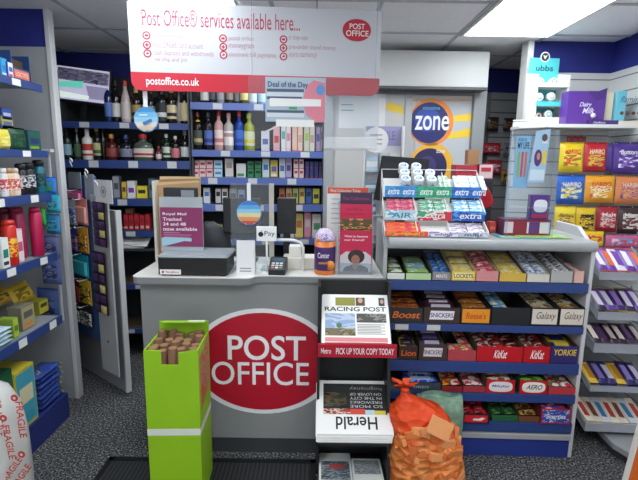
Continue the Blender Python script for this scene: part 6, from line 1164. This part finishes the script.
# ================================================================ green card bin with rolls
GB = Frame(0, 1.86, 0, .0); xa, xb = GB.X(147, 420), GB.X(199.5, 420); zt_ = GB.Z(172, 351); w = xb - xa; q = GB.hit(144, 349)
o = thing('card_bin', 'tall lime green cardboard bin with a white band standing in front of the counter', 'bin', GB.w(xa, 0, .018), .04); gm = mt('8fbf14', .55, 0, .05, 5); D = .24; zt_ -= .018; tk = .006
i0, i1 = w * .32, w * .64; zn = GB.Z(172, 365.5) - .018
for a, b, c, d_, nm in ((0, tk, tk, D, 'side_wall'), (w - tk, w, tk, D, 'side_wall')): MB().box(a, b, c, d_, 0, zt_, gm).build(nm, o)
MB().prism([(0, 0), (w, 0), (w, zt_), (w * .9, zt_), (i1, zt_ - .012), (i1, zn), (i0, zn), (i0, zt_ - .004), (i0 - .02, zt_), (0, zt_)], 0, tk, gm).build('front_wall', o)
MB().box(0, w, D - tk, D, 0, zt_ + .05, gm).build('back_wall', o); MB().box(tk, w - tk, tk, D - tk, 0, tk, gm).build('floor_panel', o)
zba, zbb = GB.Z(172, 436) - .018, GB.Z(172, 429.5) - .018
MB().box(-.001, w + .001, -.001, D + .001, zba, zbb, mt('d8dcd0', .5)).build('white_band', o)
fl = MB().hexa([(.02, D - .004, zt_ + .05), (w, D - .004, zt_ + .05), (w, D, zt_ + .052), (.02, D, zt_ + .052)], [(.03, D - .06, zt_ + .062), (w - .005, D - .06, zt_ + .062), (w - .005, D - .058, zt_ + .066), (.03, D - .058, zt_ + .066)], gm).build('top_flap', o)
MB().hexa([(w * .62, D - .05, zt_ + .0625), (w * .96, D - .05, zt_ + .0625), (w * .96, D - .01, zt_ + .0555), (w * .62, D - .01, zt_ + .0555)], [(w * .62, D - .05, zt_ + .0665), (w * .96, D - .05, zt_ + .0665), (w * .96, D - .01, zt_ + .0565), (w * .62, D - .01, zt_ + .0565)], wb).build('white_label', fl)
MB().prism_x([(.03, zt_ * .60), (D - .03, zt_ * .66), (D - .03, zt_ * .98), (.03, zt_ * .94)], w, w + .0015, pr('b07858 c0392c a87050 8fa030', 14)).build('side_picture', o)
rollm = mt('6a4a34', .85, 0, .2, 20); r_ = .0215; n = 0
rp = None
for j in range(4):
    for i in range(5):
        x = .006 + r_ + (w - .012 - 2 * r_) * i / 4 + R.uniform(-.002, .002); y = .012 + r_ + (D - .03 - 2 * r_) * j / 3
        top = zt_ - .008 + .004 * j + R.uniform(-.010, .010); L = .32
        if rp is None:
            rp = thing('paper_roll', '', 'paper roll', (0, 0, 0)); MB().lathe([(r_, 0), (r_, L), (r_ * .62, L)], rollm, 14).lathe([(r_ * .62, L), (r_ * .6, L - .05), (0, L - .05)], mt('3c2c20', .9), 14).build('wound_paper', rp); MB().lathe([(r_ * .96, L + .0003), (r_ * .78, L + .0005)], mt('8e6a4a', .85), 14).build('paper_end', rp); c_ = rp
        else: c_ = dup(rp, (0, 0, 0))
        c_.location = GB.w(xa, 0, .018) + Matrix.Rotation(.04, 3, 'Z') @ Vector((x, y, top - L)); c_.rotation_euler = (R.uniform(-.03, .03), R.uniform(-.03, .03), 0)
        tag(c_, 'brown paper roll standing upright in the lime green bin', 'paper roll', 'brown rolls in the green bin')
# ================================================================ orange net sack
def sack(name, label, base, rx, ry, prof, mat, seed=1, n=36, cat='sack', amp=.02):
    rr = random.Random(seed); vs = []; fs = []; ph = [rr.uniform(0, 6) for _ in range(8)]
    for j, (r, z, ox) in enumerate(prof):
        for k in range(n):
            a = 2 * PI * k / n; q = 1 + amp * (math.sin(3 * a + ph[0] + j * .5) + math.sin(5 * a + ph[1] - j * .8) + .6 * math.sin(9 * a + ph[2] + j * 1.3)); c, s = math.cos(a), math.sin(a)
            vs.append((ox + rx * r * q * math.copysign(abs(c) ** .8, c), ry * r * q * math.copysign(abs(s) ** .8, s), z + amp * .3 * math.sin(4 * a + ph[3] + j)))
    for j in range(len(prof) - 1):
        for k in range(n): fs.append((j * n + k, j * n + (k + 1) % n, (j + 1) * n + (k + 1) % n, (j + 1) * n + k))
    fs.append(tuple(range(n))[::-1]); fs.append(tuple((len(prof) - 1) * n + k for k in range(n)))
    o = thing(name, label, cat, base); b = MB().add(vs, fs, mat, True).build('sack_body', o); return o, b
OS = Frame(0, 2.03); xc = OS.X(431, 440); hw = OS.X(468, 450) - xc; zk = OS.Z(410, 402); ze = OS.Z(412, 384)
m_net, N, L, bsd = _new('orange_net'); bsd.inputs['Roughness'].default_value = .55
t_ = N.new('ShaderNodeTexCoord'); mp = N.new('ShaderNodeMapping'); mp.inputs['Scale'].default_value = (1, 1, 1.6)
v = N.new('ShaderNodeTexVoronoi'); v.inputs['Scale'].default_value = 17; v.feature = 'F1'; rp2 = N.new('ShaderNodeValToRGB'); e = rp2.color_ramp.elements; e[0].position = .0; e[0].color = lin('f0a468'); e[1].position = 1; e[1].color = lin('c2440e')
e2 = e.new(.45); e2.color = lin('dd8038')
sx = N.new('ShaderNodeSeparateXYZ'); mr = N.new('ShaderNodeMapRange'); mr.inputs[1].default_value = zk * .62; mr.inputs[2].default_value = zk * .80; mx = N.new('ShaderNodeMix'); mx.data_type = 'RGBA'; mx.inputs[7].default_value = lin('e0450c')
bm = N.new('ShaderNodeBump'); bm.inputs['Strength'].default_value = .8; bm.inputs['Distance'].default_value = .03
L.new(t_.outputs['Object'], mp.inputs[0]); L.new(mp.outputs[0], v.inputs['Vector']); L.new(v.outputs['Distance'], rp2.inputs[0]); L.new(t_.outputs['Object'], sx.inputs[0]); L.new(sx.outputs[2], mr.inputs[0]); L.new(mr.outputs[0], mx.inputs[0]); L.new(rp2.outputs[0], mx.inputs[6]); L.new(mx.outputs[2], bsd.inputs['Base Color']); L.new(v.outputs['Distance'], bm.inputs['Height']); L.new(bm.outputs[0], bsd.inputs['Normal'])
kx = OS.X(406, 400) - xc; prof = []
for py, pl_, pr2 in ((502, 391, 470), (492, 390, 470), (470, 391, 468), (452, 392, 464), (438, 393, 459), (428, 393, 455), (420, 394, 449), (412, 395, 439), (405, 398, 425), (400, 401, 414), (397, 402.5, 410), (394.5, 402.5, 410)):
    d_ = -.10 if py > 415 else -.04; xl_, xr_, z_ = OS.X(pl_, py, d_) - xc, OS.X(pr2, py, d_) - xc, OS.Z(431, py, d_); prof.append(((xr_ - xl_) / 2 / hw, max(0, z_), (xl_ + xr_) / 2))
z_b = prof[0][1]; prof = [(r0, z0 - z_b if q0 < 2 else z0, x0) for q0, (r0, z0, x0) in enumerate(prof)]; prof[1] = (prof[1][0], .03, prof[1][2]); prof[0] = (prof[0][0] * .95, 0, prof[0][2]); zk = prof[-1][1]; kx = prof[-1][2]
o, b = sack('net_sack', 'orange net sack of wood pieces tied at the top, standing before the chocolate shelves', OS.w(xc, .0, 0), hw, .13, prof, m_net, 3, amp=.012)
rr = random.Random(5)
km = mt('e0480e', .5)
k_ = MB().lathe([(.016, 0), (.024, .008), (.016, .02)], km, 12, (kx, 0, zk - .006)).build('tie_knot', o)
for k in range(5): a = k * 1.3; MB().hexa([(kx - .012, -.004, zk + .02), (kx + .012, -.006, zk + .02), (kx + .012, .006, zk + .02), (kx - .012, .006, zk + .02)], [(kx - .02 + .05 * math.cos(a), .035 * math.sin(a) - .006, zk + .035 + .012 * (k % 3)), (kx + .02 + .045 * math.cos(a), .035 * math.sin(a) - .006, zk + .04 + .012 * (k % 2)), (kx + .02 + .045 * math.cos(a), .035 * math.sin(a) + .006, zk + .04), (kx - .02 + .05 * math.cos(a), .035 * math.sin(a) + .006, zk + .035)], km).build('net_tail', o)
wm = [mt(c, .65) for c in ('e0884a', 'd67638', 'e89a5e', 'cc6a30')]
for k in range(70):     # kindling pieces showing through the net
    z = rr.uniform(.04, zk * .72); a = rr.uniform(PI * 1.02, PI * 1.98); q = next(((p0[0] + (p1[0] - p0[0]) * (z - p0[1]) / (p1[1] - p0[1])), p0[2]) for p0, p1 in zip(prof, prof[1:]) if p0[1] <= z <= p1[1])
    c, s = math.cos(a), math.sin(a); x = q[1] + hw * q[0] * .90 * math.copysign(abs(c) ** .8, c); y = .13 * q[0] * .88 * math.copysign(abs(s) ** .8, s)
    l, h_ = rr.uniform(.03, .055), rr.uniform(.010, .020)
    mb = MB(); mb.M = Matrix.Rotation(rr.uniform(-.5, .6), 4, 'Y'); mb.box(-l, l, -h_ * .9, h_ * .5, -h_, h_, wm[k % 4])
    w_ = mb.build('kindling_piece', loc=OS.w(xc, 0, 0) + Vector((x, y, z)), rot=(rr.uniform(-.3, .3), 0, a + PI / 2 + rr.uniform(-.25, .25)), bev=.003); tag(w_, 'orange tinted kindling stick showing in the orange net sack', 'kindling', 'kindling in the net sack')
mb = MB(); mb.M = Matrix.Rotation(.5, 4, 'Y'); mb.box(-.06, .055, -.006, .006, -.045, .04, mt('e69a60', .6)); w_ = mb.build('kindling_block', loc=OS.w(OS.X(441, 424, -.118), -.118, OS.Z(441, 428, -.118)), rot=(-.3, 0, .15), bev=.003); tag(w_, 'large flat pale piece at the front of the orange net sack', 'kindling')
# pale green net bag behind
gq = Frame(0, 2.22); o, b = sack('net_bag', 'pale green net bag peeping out behind the orange net sack', (gq.X(437, 415), 2.20, 0), .13, .04, [(.8, 0, 0), (1, .03, 0), (1, .3, 0), (.9, .4, 0), (.6, gq.Z(430, 397), -.03), (.2, gq.Z(425, 392), -.05)], mt('7c9c84', .6, 0, .25, 40), 8, amp=.02)
# ================================================================ white sack with red print at the left front
WS = Frame(0, 1.72); xc = WS.X(-22, 430, -.1) - .035; zt2_ = WS.Z(0, 391, -.05); hw = (WS.X(32, 450, .10) - xc) / 1.02
o, b = sack('parcel_sack', 'white plastic sack with red fragile lettering at the left front corner', WS.w(xc, 0, 0), hw, .17, [(.9, 0, 0), (1.02, .03, 0), (1.04, zt2_ * .3, 0), (1.0, zt2_ * .6, 0), (.92, zt2_ * .8, -.01), (.78, zt2_ * .92, -.03), (.5, zt2_ * .985, -.06), (.2, zt2_, -.08)], mt('d0d0cc', .4, 0, .1, 9), 4, amp=.012)
rd2 = mt('c02a24', .5); o['label'] = 'white plastic sack with red FRAGILE lettering at the left front corner'
def on_sack(x, z): # point on the front of the sack
    c = max(-.98, min(.98, x / (hw * .98))); s = -math.sqrt(max(0, 1 - abs(c) ** 2.5)) ** .8; return s * .17 * 1.03
def stext(s, x0, z0, hgt, ang):
    vs, fs, a, b_, c, d_ = text_mesh(s, .04); k = hgt / (d_ - c); out = []
    for q in vs:
        u, t2 = (q.x - a) * k, (q.y - c) * k; X_ = x0 + u * math.cos(ang) - t2 * math.sin(ang); Z_ = z0 + u * math.sin(ang) + t2 * math.cos(ang)
        f_ = min(1, max(.55, (zt2_ * 1.07 - Z_) / (zt2_ * .3))) if Z_ > zt2_ * .75 else 1
        out.append((X_, on_sack(X_, Z_) * f_ ** .5 - .014, Z_))
    T = MB(); T.add(out, fs, rd2); T.build('red_lettering', o)
def wp(px, py):
    y = -.1
    for _ in range(6): a = WS.hit(px, py, y); y = on_sack(a[0] - xc, a[1])
    return a[0] - xc, a[1]
for px, py in ((4, 424), (15, 402), (-7, 400)): x0, z0 = wp(px, py); stext('FRAGILE', x0, z0, .030, -PI / 2 + .10)
for px, py in ((8, 482), (17, 489)): x0, z0 = wp(px, py); stext('FRAGILE', x0, z0, .028, .95)
for px, py in ((6, 416), (17, 396), (24, 452)):
    x0, z0 = wp(px, py); y_ = on_sack(x0, z0) - .016; T = MB(); T.disc(x0, z0, .015, .015, y_, rd2, 14); T.disc(x0, z0, .006, .006, y_ - .001, mt('d0d0cc'), 10); T.build('red_mark', o)
